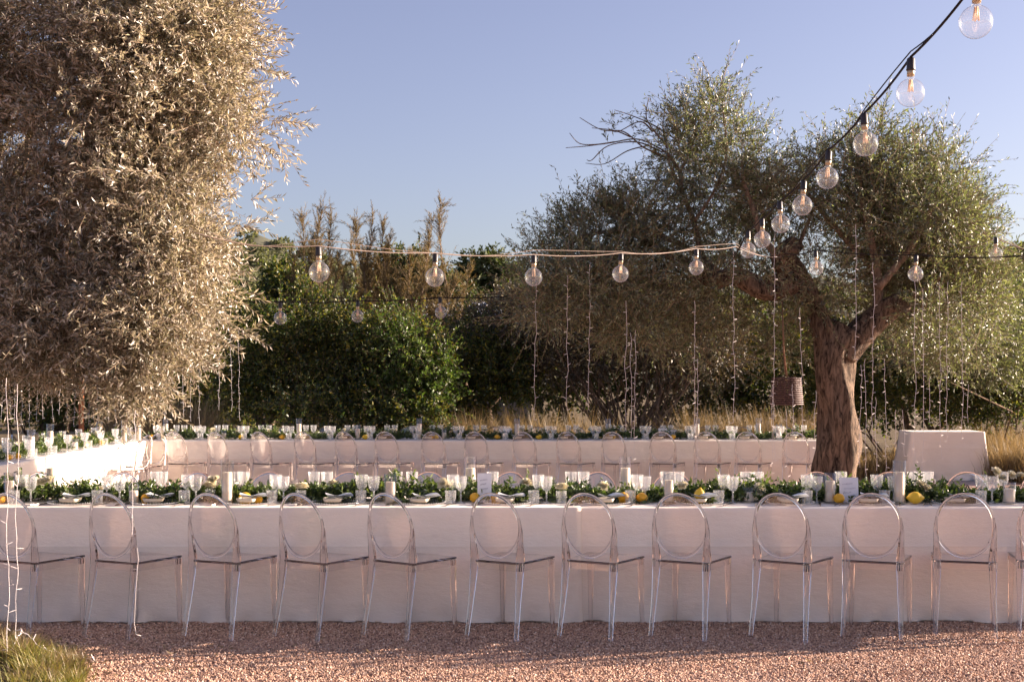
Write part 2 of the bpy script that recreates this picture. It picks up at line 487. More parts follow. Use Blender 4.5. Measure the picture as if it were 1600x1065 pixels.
def crown(rng, lobes, per, length, nleaf, leafL, leafW, up=0.25, spread=0.6, droop=0.1, tw=0.0025, jitter=0.5, inner=0.45, clump=9, tight=0.34):
    """lobes: (px, py, rx, ry, Y[, depth radius, density])"""
    LP = []; TP = []
    for lb in lobes:
        px, py, rx, ry, Y = lb[:5]
        s = F / Y
        dr = lb[5] if len(lb) > 5 else min(rx, ry) / s
        dens = lb[6] if len(lb) > 6 else 1.0
        c = P(px, py, Y); rad = (rx / s, dr, ry / s)
        area = (rad[0] * rad[1] + rad[0] * rad[2] + rad[1] * rad[2]) / 3 * 12.57
        n = max(6, int(area * per * dens))
        p, o = lobe_points(rng, c, rad, n, inner, clump, tight)
        d = unit(o + rng.normal(0, jitter, (n, 3)) + np.array([[0, 0, up]]))
        l, t = sprays(rng, p, d, length * rng.uniform(0.55, 1.35, n), nleaf, leafL, leafW, spread, droop, tw)
        LP.append(l); TP.append(t)
    return join(LP), join(TP)

def curve_pts(a, b, n, rng, wob=0.08, sag=0.0):
    a = np.array(a); b = np.array(b); L = np.linalg.norm(b - a)
    t = np.linspace(0, 1, n)[:, None]
    off = rng.normal(0, wob * L, (n, 3)) * np.sin(t * math.pi)
    p = a + (b - a) * t + off
    p[:, 2] += sag * np.sin(t[:, 0] * math.pi) * L
    return [Vector(x) for x in p]

ORD = ['first', 'second', 'third', 'fourth', 'fifth', 'sixth', 'seventh', 'eighth', 'ninth', 'tenth', 'eleventh', 'twelfth', 'thirteenth', 'fourteenth', 'fifteenth', 'sixteenth', 'seventeenth', 'eighteenth', 'nineteenth', 'twentieth', 'twenty-first', 'twenty-second', 'twenty-third', 'twenty-fourth', 'twenty-fifth', 'twenty-sixth']

# ================================================================== SETTING
def ground():
    mb = MB(); xs = [-900, -60, -8, 0, 8, 60, 900]; ys = [-60, 4, 9, 20, 40, 200, 1500]
    vs = [(x, y, 0) for y in ys for x in xs]; n = len(xs)
    mb.add(vs, [(j * n + i, j * n + i + 1, (j + 1) * n + i + 1, (j + 1) * n + i) for j in range(len(ys) - 1) for i in range(n - 1)])
    o = link('ground', mb.mesh('ground', M['ground'], False)); tag(o, kind='structure')
ground()

def gravel():
    rng = np.random.default_rng(5)
    n = 230000
    x = rng.uniform(-4.2, 4.2, n); y = 6.1 + rng.uniform(0, 1, n) * 2.75
    me = bpy.data.meshes.new('gravel')
    me.vertices.add(n)
    z = 0.002 + 0.006 * rng.random(n) + 0.006 * np.sin(x * 3 + y * 2) * np.sin(y * 4.1 - x)
    me.vertices.foreach_set('co', np.stack([x, y, z], 1).astype(np.float32).ravel())
    me.materials.append(pebblemat())
    o = link('gravel', me); tag(o, kind='stuff')
    ng = bpy.data.node_groups.new('scatter_pebbles', 'GeometryNodeTree')
    ng.interface.new_socket('Geometry', in_out='INPUT', socket_type='NodeSocketGeometry')
    ng.interface.new_socket('Geometry', in_out='OUTPUT', socket_type='NodeSocketGeometry')
    gi = ng.nodes.new('NodeGroupInput'); go = ng.nodes.new('NodeGroupOutput')
    ico = ng.nodes.new('GeometryNodeMeshIcoSphere'); ico.inputs['Radius'].default_value = 0.0060; ico.inputs['Subdivisions'].default_value = 1
    sm = ng.nodes.new('GeometryNodeSetMaterial'); sm.inputs['Material'].default_value = me.materials[0]
    inst = ng.nodes.new('GeometryNodeInstanceOnPoints')
    rr = ng.nodes.new('FunctionNodeRandomValue'); rr.data_type = 'FLOAT_VECTOR'
    rr.inputs[0].default_value = (0, 0, 0); rr.inputs[1].default_value = (6.28, 6.28, 6.28)
    rs = ng.nodes.new('FunctionNodeRandomValue'); rs.data_type = 'FLOAT_VECTOR'
    rs.inputs[0].default_value = (0.4, 0.35, 0.3); rs.inputs[1].default_value = (1.75, 1.35, 1.0); rs.inputs['Seed'].default_value = 3
    L = ng.links.new
    L(gi.outputs[0], inst.inputs['Points']); L(ico.outputs['Mesh'], sm.inputs['Geometry']); L(sm.outputs[0], inst.inputs['Instance'])
    L(rr.outputs[0], inst.inputs['Rotation']); L(rs.outputs[0], inst.inputs['Scale']); L(inst.outputs[0], go.inputs[0])
    md = o.modifiers.new('scatter', 'NODES'); md.node_group = ng
gravel()

def hills():
    D = 340.0
    prof = [(-900, 400), (-200, 372), (200, 362), (330, 366), (400, 372), (440, 382), (480, 398), (540, 420), (600, 428), (700, 430), (800, 434), (1000, 440), (1300, 436), (1500, 424), (1580, 416), (1700, 405), (2200, 400)]
    px = np.array([p[0] for p in prof]); py = np.array([p[1] for p in prof])
    xs = np.linspace(-900, 2200, 160); ys = np.interp(xs, px, py)
    mb = MB(); vs = []; K = 8
    for x, y in zip(xs, ys):
        top = P(x, y, D)
        for k in range(K):
            t = k / (K - 1)
            Y = 200 + (D - 200) * t
            vs.append((top.x * (0.7 + 0.3 * t), Y, (top.z + 1.5 * math.sin(x * 0.05)) * t ** 1.2 - 0.5))
        vs.append((top.x * 1.1, D + 60, top.z * 0.7))
    n = K + 1
    mb.add(vs, [(i * n + k, (i + 1) * n + k, (i + 1) * n + k + 1, i * n + k + 1) for i in range(len(xs) - 1) for k in range(n - 1)])
    o = link('hill', mb.mesh('hill', M['hill'])); tag(o, kind='structure')
    # wood on the hill
    rng = np.random.default_rng(11); parts = []
    for rng_px, cnt in (((330, 800), 430), ((1480, 1680), 130), ((-150, 330), 60)):
        for _ in range(cnt):
            x = rng.uniform(*rng_px); t = rng.uniform(0.35, 1.0)
            yy = np.interp(x, px, py)
            top = P(x, yy, D); c = np.array([top.x * (0.7 + 0.3 * t), 200 + (D - 200) * t, top.z * t ** 1.2 - 0.2])
            r = rng.uniform(1.3, 2.7)
            m = 150
            u = unit(rng.normal(0, 1, (m, 3))); u[:, 2] = np.abs(u[:, 2]) * 0.9 - 0.15
            p = c + u * r * rng.uniform(0.55, 1.0, (m, 1)) + np.array([0, 0, r * 0.5])
            d = unit(u + rng.normal(0, 0.5, (m, 3))); sd = unit(np.cross(d, rng.normal(0, 1, (m, 3))))
            parts.append(leaf_quads(p, d, sd, np.full(m, r * 0.32), np.full(m, r * 0.26)))
    V, Fc = join(parts)
    o = link('hill_wood', npmesh('hill_wood', V, Fc, M['hillpine'])); tag(o, kind='stuff')
    # far green field seen through a gap
    f = MB(); a = P(655, 520, 60); f.add([(-8, 45, 1.2), (-1.5, 45, 1.2), (-2, 120, 7), (-14, 120, 7)], [(0, 1, 2, 3)])
    o = link('field', f.mesh('field', M['field'], False)); tag(o, kind='structure')
hills()

# ------------------------------------------------------------------ trees
def knotty(seed, amp=0.10, tw=1.4):
    ph = [random.Random(seed + i).uniform(0, 6.28) for i in range(5)]
    def fn(a, p, i):
        z = p.z
        return (1 + amp * math.sin(2 * a + tw * z + ph[0]) + amp * 0.9 * math.sin(3 * a - tw * 1.7 * z + ph[1]) + amp * 0.55 * math.sin(7 * a + 3.0 * z + ph[2])
                + amp * 0.4 * math.sin(12 * a + 4 * z + ph[3]) + amp * 0.35 * math.sin(5 * a + z * 9 + ph[4]))
    return fn

def smooth_path(pts, rad, sub=6):
    """Catmull-Rom through the points"""
    P_ = [Vector(p) for p in pts]; out = []; ro = []
    for i in range(len(P_) - 1):
        p0 = P_[max(i - 1, 0)]; p1 = P_[i]; p2 = P_[i + 1]; p3 = P_[min(i + 2, len(P_) - 1)]
        for k in range(sub):
            t = k / sub
            out.append(0.5 * ((2 * p1) + (p2 - p0) * t + (2 * p0 - 5 * p1 + 4 * p2 - p3) * t * t + (3 * p1 - p0 - 3 * p2 + p3) * t ** 3))
            ro.append(rad[i] + (rad[i + 1] - rad[i]) * t)
    out.append(P_[-1]); ro.append(rad[-1])
    return out, ro

def limb_tree(rng, root, targets, r0, mbx, forks=5, fl=0.5):
    """limbs from root to lobe centres, each with side branches"""
    for c in targets:
        p = curve_pts(root, c, 7, rng, 0.07)
        mbx.tube(p, list(np.linspace(r0, r0 * 0.3, 7)), 7)
        for _ in range(forks):
            q = p[rng.integers(3, 7)]
            e = q + Vector(rng.normal(0, 1, 3)).normalized() * fl * rng.uniform(0.6, 1.3) + Vector((0, 0, 0.15))
            mbx.tube(curve_pts(q, e, 5, rng, 0.08), list(np.linspace(r0 * 0.35, r0 * 0.1, 5)), 5)

def olive_right():
    rng = np.random.default_rng(21)
    YT = 14.0
    t = thing('olive_tree', 'old olive tree with twisted forked trunk standing beside the far table', 'tree', P(1306, 819, YT))
    base = Vector(t.location)
    def loc(mb):                      # points are written in world space; bring them to the tree's base
        mb.v = [tuple(Vector(v) - base) for v in mb.v]; return mb
    # trunk with the right-hand fork
    mb = MB()
    pts = [P(1302, 830, YT), P(1302, 790, YT), P(1304, 740, YT), P(1309, 690, YT), P(1308, 640, YT), P(1304, 590, YT), P(1306, 545, YT), P(1325, 515, YT)]
    path, rad = smooth_path(pts, [0.33, 0.26, 0.225, 0.215, 0.205, 0.205, 0.225, 0.20], 8)
    mb.tube(path, rad, 40, fn=knotty(3, 0.085, 4.6))
    link('trunk', loc(mb).mesh('trunk', M['bark']), t)
    mb = MB()
    path, rad = smooth_path([P(1318, 560, YT), P(1345, 522, YT), P(1375, 494, YT), P(1398, 478, YT - 0.1), P(1411, 474, YT - 0.2)], [0.15, 0.165, 0.14, 0.125, 0.12], 7)
    mb.tube(path, rad, 28, fn=knotty(8, 0.06, 2.0)); lb = link('limb', loc(mb).mesh('limb', M['bark']), t)
    mb = MB(); e = path[-1]; dirv = (path[-1] - path[-3]).normalized()
    mb.tube([e - dirv * 0.004, e + dirv * 0.012], [0.100, 0.092], 18); link('sawn_end', loc(mb).mesh('sawn_end', M['cutwood'], False), lb)
    mb = MB()
    path, rad = smooth_path([P(1296, 560, YT), P(1285, 515, YT), P(1275, 480, YT + 0.1), P(1262, 455, YT + 0.1), P(1240, 425, YT), P(1222, 402, YT - 0.1), P(1243, 381, YT - 0.3)], [0.14, 0.12, 0.11, 0.115, 0.135, 0.13, 0.10], 7)
    mb.tube(path, rad, 28, fn=knotty(12, 0.08, 2.5)); lb = link('limb', loc(mb).mesh('limb', M['bark']), t)
    mb = MB(); e = path[-1]; dirv = (path[-1] - path[-3]).normalized()
    mb.tube([e - dirv * 0.004, e + dirv * 0.01], [0.090, 0.082], 18); link('sawn_end', loc(mb).mesh('sawn_end', M['cutwood'], False), lb)
    mb = MB()
    path, rad = smooth_path([P(1240, 440, YT), P(1195, 452, YT - 0.1), P(1150, 432, YT - 0.1), P(1110, 436, YT), P(1060, 405, YT), P(1000, 372, YT)], [0.14, 0.12, 0.10, 0.085, 0.06, 0.03], 6)
    mb.tube(path, rad, 20, fn=knotty(14, 0.07, 2.5)); link('limb', loc(mb).mesh('limb', M['bark']), t)
    mb = MB()                          # broken spur in the fork
    path, rad = smooth_path([P(1292, 540, YT - .1), P(1296, 512, YT - .15), P(1293, 497, YT - .15)], [0.07, 0.05, 0.012], 4)
    mb.tube(path, rad, 10, fn=knotty(5, 0.12)); link('broken_spur', loc(mb).mesh('broken_spur', M['bark']), t)
    # long pale branches
    mb = MB()
    for pp, rr in (([(1130, 432), (1098, 400), (1084, 345), (1066, 300), (1062, 268), (1040, 236)], .04), ([(1066, 300), (1052, 270), (1042, 240)], .025), ([(1062, 270), (1080, 232), (1094, 180)], .02),
                   ([(1225, 410), (1190, 370), (1178, 330), (1162, 285), (1160, 250)], .045), ([(1178, 335), (1200, 290), (1235, 250)], .02), ([(1245, 392), (1262, 350), (1280, 318), (1340, 322), (1395, 360)], .025),
                   ([(1370, 500), (1372, 440), (1360, 370), (1345, 300), (1340, 240)], .06), ([(1372, 450), (1420, 390), (1455, 330), (1470, 280)], .045), ([(1365, 420), (1300, 350), (1255, 290)], .04),
                   ([(1400, 478), (1460, 440), (1510, 400), (1540, 360)], .03), ([(1084, 345), (1115, 300), (1135, 240), (1128, 160)], .02), ([(1098, 400), (1020, 365), (930, 365), (860, 400)], .035),
                   ([(1020, 365), (960, 330), (930, 300)], .02)):
        yo = rng.uniform(-0.25, 0.25)
        path, rad = smooth_path([P(a, b, YT + yo) for a, b in pp], list(np.linspace(rr, rr * 0.35, len(pp))), 5)
        mb.tube(path, rad, 8)
    link('branches', loc(mb).mesh('branches', M['bark_pale']), t)
    # bare twigs reaching out over the sky
    mb = MB()
    for pp in ([(1062, 222), (1020, 195), (985, 180), (960, 172)], [(1045, 240), (1000, 218), (960, 222), (920, 228), (884, 231)], [(1040, 245), (1005, 230), (975, 206), (940, 203), (906, 184)],
               [(1035, 238), (995, 222), (950, 228), (925, 250), (917, 250)], [(1010, 228), (980, 236), (945, 256), (915, 255)], [(960, 222), (930, 226), (905, 224), (890, 208)], [(1030, 215), (1010, 185), (1014, 152)],
               [(1020, 206), (1000, 190), (965, 206), (950, 200)], [(985, 214), (960, 204), (925, 200)], [(1042, 232), (1036, 200), (1040, 165)]):
        path, rad = smooth_path([P(a, b, YT + rng.uniform(-.2, .2)) for a, b in pp], list(np.linspace(0.011, 0.0035, len(pp))), 5)
        mb.tube(path, rad, 4)
    link('bare_twigs', loc(mb).mesh('bare_twigs', M['twig']), t)['kind'] = 'stuff'
    lobes = [(1115, 205, 44, 52, 14.0, .4, 0.9), (1068, 180, 12, 34, 14.0, .15, 1.2), (1115, 168, 20, 36, 14.1, .2, 1.2), (1075, 250, 55, 55, 14.0, .5, .95), (1140, 285, 95, 70, 14.3, .7, 1.0), (1225, 300, 75, 50, 14.0, .6, .9),
             (1330, 290, 95, 62, 13.9, .7, 1.0), (1360, 225, 45, 40, 14.0, .35, .8), (1410, 270, 70, 55, 14.0, .5, 1), (1445, 330, 80, 65, 14.0, .7, 1.0), (1505, 350, 42, 55, 14.2, .5, .9), (1470, 265, 40, 30, 14, .3, .8),
             (960, 372, 90, 52, 14.0, .6, 1.15), (882, 415, 58, 48, 14.2, .5, 1.2), (1010, 330, 60, 45, 14.1, .5, 1.0), (1030, 400, 95, 50, 14.3, .6, 1.2), (940, 450, 95, 50, 13.7, .6, 1.15), (850, 470, 50, 40, 13.6, .5, 1.0),
             (1395, 375, 90, 55, 14.8, .7, 1.0), (1340, 345, 75, 45, 14.5, .5, .9), (1480, 420, 80, 65, 14.6, .7, 1.1), (1420, 470, 60, 50, 15.0, .5, .9), (1220, 340, 70, 40, 14.9, .5, .9), (1160, 380, 70, 40, 15.0, .5, 1.0),
             (1530, 450, 45, 70, 15.0, .5, 1.0), (1330, 440, 60, 40, 15.2, .5, .9), (1440, 420, 80, 55, 14.3, .6, 1.0), (1500, 460, 60, 60, 14.4, .5, 1.0), (1400, 330, 90, 50, 13.8, .6, .9), (1225, 520, 40, 45, 14.4, .4, .9), (1190, 475, 55, 45, 14.9, .5, .9), (1100, 490, 70, 55, 14.8, .5, 1.0), (1255, 460, 30, 40, 13.8, .25, .6), (1185, 415, 40, 26, 13.6, .25, .8), (1290, 430, 40, 34, 13.7, .25, .8), (1110, 440, 50, 30, 13.6, .25, .8), (1440, 475, 36, 26, 13.6, .2, .7),
             (1420, 545, 55, 35, 16.0, .45, .8), (1500, 525, 60, 45, 16.2, .5, 1.0), (1120, 560, 40, 30, 13.8, .3, .5), (1000, 500, 90, 55, 13.9, .6, 1.0)]
    (LV, LF), (TV, TF) = crown(rng, lobes, 118, 0.34, 17, 0.054, 0.013, up=0.35, spread=0.62, droop=-0.02, tw=0.003, clump=11, tight=0.33)
    # tufts on the bare twigs
    tips = [(957, 172), (968, 182), (1005, 190), (1018, 186), (1028, 178), (955, 205), (950, 222), (962, 196), (975, 180), (1010, 205), (990, 205)]
    org = np.array([P(a, b, 14.0) for a, b in tips]); n = len(org)
    l2, t2 = sprays(rng, org, unit(rng.normal(0, .6, (n, 3)) + np.array([[-.2, 0, .5]])), np.full(n, .16), 12, .056, .0135)
    # upright shoots along the top outline
    sh = [(1067, 178, .28), (1073, 170, .22), (1112, 165, .25), (1135, 160, .28), (1128, 175, .25), (1185, 215, .3), (1195, 190, .25), (955, 320, .28), (908, 300, .2), (912, 290, .2), (870, 330, .2), (842, 370, .2), (1480, 240, .2), (1375, 190, .25), (1395, 210, .2), (1335, 205, .2), (1500, 262, .22), (1535, 300, .2), (1555, 330, .18), (1160, 215, .3), (1240, 228, .2), (1300, 230, .2)]
    org = np.array([P(a + k * 3, b + 22, 14.0 + k * .1) for a, b, _ in sh for k in (-1, 1)]); n = len(org)
    l3, t3 = sprays(rng, org, unit(rng.normal(0, .22, (n, 3)) + np.array([[0, 0, 1.0]])), np.array([q[2] for q in sh for k in (0, 1)]) * 1.2, 18, .055, .0135, droop=0)
    LV, LF = join([(LV, LF), l2, l3]); TV, TF = join([(TV, TF), t2, t3])
    b = np.array(base)
    o = link('foliage', npmesh('foliage', LV - b, LF, M['olive_leaf']), t); o['kind'] = 'stuff'
    o = link('twigs', npmesh('twigs', TV - b, TF, M['twig_pale']), t); o['kind'] = 'stuff'
    print('right olive leaves', len(LF) // 2)
olive_right()

def olive_left():
    rng = np.random.default_rng(33)
    base = Vector((-4.75, 10.4, 0))
    t = thing('olive_tree', 'near olive tree with sunlit silvery crown hanging over the left of the tables', 'tree', base)
    def loc(mb): mb.v = [tuple(Vector(v) - base) for v in mb.v]; return mb
    mb = MB(); path, rad = smooth_path([(-4.75, 10.4, -.05), (-4.7, 10.35, .8), (-4.65, 10.2, 1.7), (-4.4, 9.9, 2.5)], [.34, .26, .24, .2], 8)
    mb.tube(path, rad, 30, fn=knotty(31, .06, 2)); link('trunk', loc(mb).mesh('trunk', M['bark']), t)
    mb = MB()
    limb_tree(rng, (-4.4, 9.9, 2.4), [P(290, 90, 9), P(180, 80, 9), P(40, 60, 9.2), P(330, 200, 8.9), P(250, 250, 9), P(100, 300, 9.2), P(270, 390, 8.9), P(180, 420, 9), P(60, 450, 9), P(230, 540, 8.9), P(-140, 200, 9)], 0.06, mb, 7, 0.32)
    link('branches', loc(mb).mesh('branches', M['bark_pale']), t)
    # hanging bare shoots
    mb = MB()
    for pp in ([(0, 140), (35, 200), (58, 260), (52, 290)], [(30, 170), (70, 225), (95, 255), (118, 290)], [(60, 180), (88, 230), (110, 270)], [(5, 330), (60, 322), (90, 305), (150, 300)], [(214, 640), (215, 668)], [(160, 600), (175, 630), (195, 640)], [(20, 150), (50, 190), (60, 240)], [(330, 225), (290, 195), (230, 205)]):
        path, rad = smooth_path([P(a, b, 8.5) for a, b in pp], list(np.linspace(.006, .003, len(pp))), 5); mb.tube(path, rad, 4)
    link('bare_twigs', loc(mb).mesh('bare_twigs', M['twig_pale']), t)['kind'] = 'stuff'
    lobes = [(335, 60, 80, 85, 8.9, .5, 1), (250, 60, 120, 100, 8.8, .7, 1), (110, 50, 140, 110, 8.9, .7, 1), (-40, 60, 130, 120, 9.0, .7, .8), (375, 155, 55, 65, 8.9, .4, .95), (405, 215, 45, 40, 8.9, .25, .9), (300, 170, 95, 70, 8.8, .5, .85),
             (170, 190, 120, 90, 8.8, .6, .9), (40, 190, 100, 80, 9.1, .5, .55), (340, 290, 55, 45, 8.8, .3, .8), (220, 300, 100, 80, 8.7, .5, 1.0), (90, 300, 100, 60, 9.2, .5, .4), (335, 380, 55, 60, 8.7, .35, 1.1), (240, 400, 100, 80, 8.6, .5, 1.1),
             (120, 400, 110, 80, 8.7, .5, 1.0), (0, 400, 90, 90, 8.9, .5, .9), (330, 465, 55, 45, 8.7, .3, 1.0), (240, 490, 100, 60, 8.6, .5, 1.1), (120, 500, 110, 70, 8.6, .5, 1.0), (10, 520, 100, 70, 8.8, .5, .9), (240, 555, 65, 45, 8.6, .35, 1.0),
             (130, 550, 80, 45, 8.7, .4, .9), (40, 545, 70, 35, 8.8, .4, .7), (225, 605, 40, 32, 8.6, .25, .9), (-130, 300, 120, 200, 9.2, .8, .6), (-130, 50, 120, 140, 9.2, .8, .6), (370, 30, 60, 50, 8.9, .3, .8)]
    lobes = [(l[0] - (66 if l[0] > 250 and l[1] > 330 else 52 if l[0] > 250 and l[1] > 270 else 44 if l[0] > 250 else 12),) + l[1:] for l in lobes]
    (LV, LF), (TV, TF) = crown(rng, lobes, 300, 0.25, 18, 0.048, 0.011, up=0.05, spread=0.66, droop=0.10, tw=0.0024, clump=12, tight=0.33)
    sh = [(455, 190, -.1, 1), (440, 185, .2, .8), (410, 20, .2, .6), (418, 60, 0.1, .9), (400, 5, .3, .5), (425, 235, -.5, .9), (448, 230, -.4, .9), (395, 255, -.5, .8), (405, 310, .1, .7), (393, 350, .2, .7), (375, 460, -.2, .8), (395, 520, .1, 1), (375, 520, 0, 1), (170, 610, -.7, .4), (150, 630, -.1, .8), (200, 632, -.9, .2), (225, 630, -.9, .1), (235, 625, -.8, .3), (320, 560, -.2, .9), (310, 545, -.1, .9), (250, 600, -.8, .4), (430, 110, .0, 1), (425, 90, .3, .7)]
    org = np.array([P(a - 18 * c, b + 18 * d_, 8.75 + k * .12) for a, b, d_, c in sh for k in (-1, 0, 1)]); dd = np.array([(c, 0, d_) for a, b, d_, c in sh for k in (-1, 0, 1)])
    n = len(org)
    l2, t2 = sprays(rng, org, unit(dd + rng.normal(0, .25, (n, 3))), np.full(n, .22), 18, .05, .0115, droop=.05)
    LV, LF = join([(LV, LF), l2]); TV, TF = join([(TV, TF), t2])
    b = np.array(base)
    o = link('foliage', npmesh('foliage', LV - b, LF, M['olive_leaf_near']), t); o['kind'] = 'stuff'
    o = link('twigs', npmesh('twigs', TV - b, TF, M['twig_pale']), t); o['kind'] = 'stuff'
    # a few dark olives
    mb = MB()
    for a, bb in [(385, 12), (375, 5), (360, 3), (372, 18), (330, 32), (400, 110), (398, 95), (392, 100), (409, 105), (350, 14), (362, 28)]:
        p = P(a, bb, 8.7)
        mb.lathe([(0.0001, -.011), (.007, -.006), (.008, 0), (.006, .007), (.0001, .011)], 6, p - base)
    o = link('olives', mb.mesh('olives', plain('black_olive', (.03, .018, .02), .35)), t); o['kind'] = 'stuff'
    print('left olive leaves', len(LF) // 2)
olive_left()

def olive_beyond():
    rng = np.random.default_rng(55); base = Vector((9.0, 9.9, 0))
    t = thing('olive_tree', 'slim sparse olive tree standing outside the frame beyond the table end', 'tree', base)
    mb = MB(); path, rad = smooth_path([(0, 0, -.05), (.05, 0, .8), (0, .05, 1.6)], [.12, .09, .07], 6)
    mb.tube(path, rad, 14, fn=knotty(70, .06, 2)); link('trunk', mb.mesh('trunk', M['bark']), t)
    mb = MB(); pts = []
    for k in range(46):
        a = rng.uniform(0, 6.28); e = Vector((math.cos(a) * rng.uniform(.4, 1.7), math.sin(a) * rng.uniform(.2, 1.0), rng.uniform(1.9, 3.3)))
        p = curve_pts((0, 0, 1.55), e, 6, rng, .05); mb.tube(p, list(np.linspace(.03, .008, 6)), 5); pts += p[3:]
    link('branches', mb.mesh('branches', M['bark']), t)
    org = np.array(pts); n = len(org)
    l, tt = sprays(rng, org, unit(rng.normal(0, .6, (n, 3)) + np.array([[0, 0, .3]])), np.full(n, .3), 12, .058, .014)
    o = link('foliage', npmesh('foliage', l[0], l[1], M['olive_leaf']), t); o['kind'] = 'stuff'
olive_beyond()

def shrub(name, label, cat, base_px, Y, lobes, mat, per, length, nleaf, leafL, leafW, seed, group=None, up=.3, stems=7, stem_r=.02, twm='twig', **kw):
    rng = np.random.default_rng(seed)
    base = Vector(((base_px - 800) * Y / F, Y, 0))
    t = thing(name, label, cat, base, 0, group)
    (LV, LF), (TV, TF) = crown(rng, lobes, per, length, nleaf, leafL, leafW, up=up, **kw)
    b = np.array(base)
    LV[:, 2] = np.maximum(LV[:, 2], 0.005)
    o = link('foliage', npmesh('foliage', LV - b, LF, M[mat]), t); o['kind'] = 'stuff'
    o = link('twigs', npmesh('twigs', TV - b, TF, M[twm]), t); o['kind'] = 'stuff'
    mb = MB()
    for i in range(stems):
        lb = lobes[i % len(lobes)]
        e = P(lb[0] + rng.uniform(-.5, .5) * lb[2], lb[1] + rng.uniform(-.3, .3) * lb[3], lb[4])
        p = curve_pts(base + Vector((rng.uniform(-.15, .15), rng.uniform(-.1, .1), -.02)), e, 6, rng, .05)
        mb.tube([q - base for q in p], list(np.linspace(stem_r, stem_r * .3, 6)), 5)
    link('stems', mb.mesh('stems', M['bark']), t)
    return t

# dense evergreen shrubs behind the far table, one after the other
HG = 'evergreen shrubs behind the far table'
kw = dict(per=85, length=.36, nleaf=15, leafL=.06, leafW=.032, tw=.003, tight=.36, jitter=.75, spread=.7)
shrub('evergreen_shrub', 'broad dark evergreen shrub below the globe bulbs nearest the left olive', 'shrub', 470, 21.0, [(440, 520, 70, 45, 21, .6), (470, 590, 90, 60, 21, .6), (400, 600, 60, 55, 21.2, .6), (520, 540, 50, 40, 21.2, .5)], 'hedge_leaf', seed=41, group=HG, **kw)
shrub('evergreen_shrub', 'glossy green shrub at the middle of the hedge with yellowing leaves on top', 'shrub', 590, 20.6, [(570, 545, 60, 45, 20.8, .6), (600, 600, 80, 60, 20.6, .6), (545, 620, 60, 40, 20.6, .5), (640, 560, 45, 40, 20.9, .5)], 'hedge_leaf', seed=42, group=HG, **kw)
shrub('evergreen_shrub', 'fresh bright green shrub with upright shoots at the end of the hedge', 'shrub', 640, 20.2, [(630, 545, 40, 45, 20.3, .4, .8), (665, 585, 36, 45, 20.2, .4, .9), (640, 620, 60, 40, 20.3, .5, .8)], 'bright_leaf', seed=43, group=HG, **{**kw, 'up': .8})
shrub('evergreen_shrub', 'low dark shrub behind candles at the base of the hedge', 'shrub', 560, 19.9, [(480, 645, 60, 22, 19.9, .4), (560, 650, 70, 20, 19.9, .4), (640, 645, 50, 22, 19.9, .4)], 'hedge_leaf', seed=44, group=HG, **kw)
shrub('evergreen_shrub', 'shady green shrub between the hedge and the multi-stemmed bush', 'shrub', 740, 21.5, [(730, 540, 50, 45, 21.6, .5), (760, 600, 70, 55, 21.5, .6), (715, 610, 45, 40, 21.7, .5), (800, 560, 50, 50, 21.8, .5)], 'hedge_leaf', seed=45, group=HG, **kw)
shrub('evergreen_shrub', 'green shrub seen below the left olive beside the rusty post', 'shrub', 60, 22.5, [(60, 590, 80, 50, 22.5, .6), (0, 600, 60, 50, 22.6, .6), (150, 610, 60, 40, 22.6, .5), (-70, 580, 60, 60, 22.6, .6)], 'bright_leaf', seed=46, group=HG, **kw)
shrub('evergreen_shrub', 'tall dark shrub behind the fringe of the left olive', 'shrub', 290, 22.5, [(300, 560, 80, 60, 22.5, .6), (240, 610, 70, 45, 22.6, .6), (350, 500, 50, 50, 22.8, .5), (330, 620, 60, 40, 22.4, .5)], 'hedge_leaf', seed=47, group=HG, **kw)
shrub('evergreen_shrub', 'dark shrub right behind the trunk of the forked olive', 'shrub', 1390, 22.5, [(1360, 580, 80, 55, 22.5, .6), (1440, 590, 80, 60, 22.5, .6), (1280, 590, 60, 50, 22.8, .6), (1200, 560, 60, 50, 23, .6)], 'hedge_leaf', seed=48, group=HG, **kw)
shrub('evergreen_shrub', 'shadowed shrub beyond the small cloth-covered side table', 'shrub', 1550, 22.5, [(1520, 570, 60, 60, 22.5, .6), (1590, 560, 60, 70, 22.6, .6), (1570, 620, 60, 35, 22.2, .5), (1660, 560, 60, 70, 22.8, .6)], 'hedge_leaf', seed=49, group=HG, **kw)
shrub('evergreen_shrub', 'bright green shrub at the right edge beside the grey olive foliage', 'shrub', 1590, 24, [(1595, 480, 35, 45, 24, .5), (1640, 500, 40, 60, 24, .5)], 'bright_leaf', seed=50, group=HG, **kw)
shrub('olive_bush', 'pale grey-green olive bush to the right behind the fairy light strands', 'shrub', 1640, 21.8, [(1500, 480, 70, 60, 19.5, .7), (1560, 480, 50, 60, 20, .6), (1450, 520, 60, 50, 19.6, .6), (1545, 555, 55, 45, 19.8, .5), (1470, 440, 60, 40, 19.8, .6), (1600, 540, 40, 50, 20.2, .5)], 'olive_leaf', 120, .3, 15, .058, .017, 51, up=.3, stems=2)
shrub('multi_stem_bush', 'dusty brown multi-stemmed bush fanning up behind the far table', 'shrub', 1000, 21.9,
      [(830, 500, 70, 45, 21.9, .7), (900, 540, 80, 50, 21.9, .7), (990, 520, 90, 55, 21.8, .8), (1080, 520, 80, 55, 21.9, .7), (860, 570, 50, 30, 21.8, .5, .7), (1120, 560, 50, 40, 21.8, .5, .8), (940, 470, 80, 45, 22.1, .7), (1040, 460, 80, 45, 22.1, .7), (780, 510, 45, 55, 22.2, .5), (1040, 580, 60, 25, 21.8, .4, .5)],
      'bush_olive', 105, .32, 14, .058, .019, 52, up=.2, stems=0)
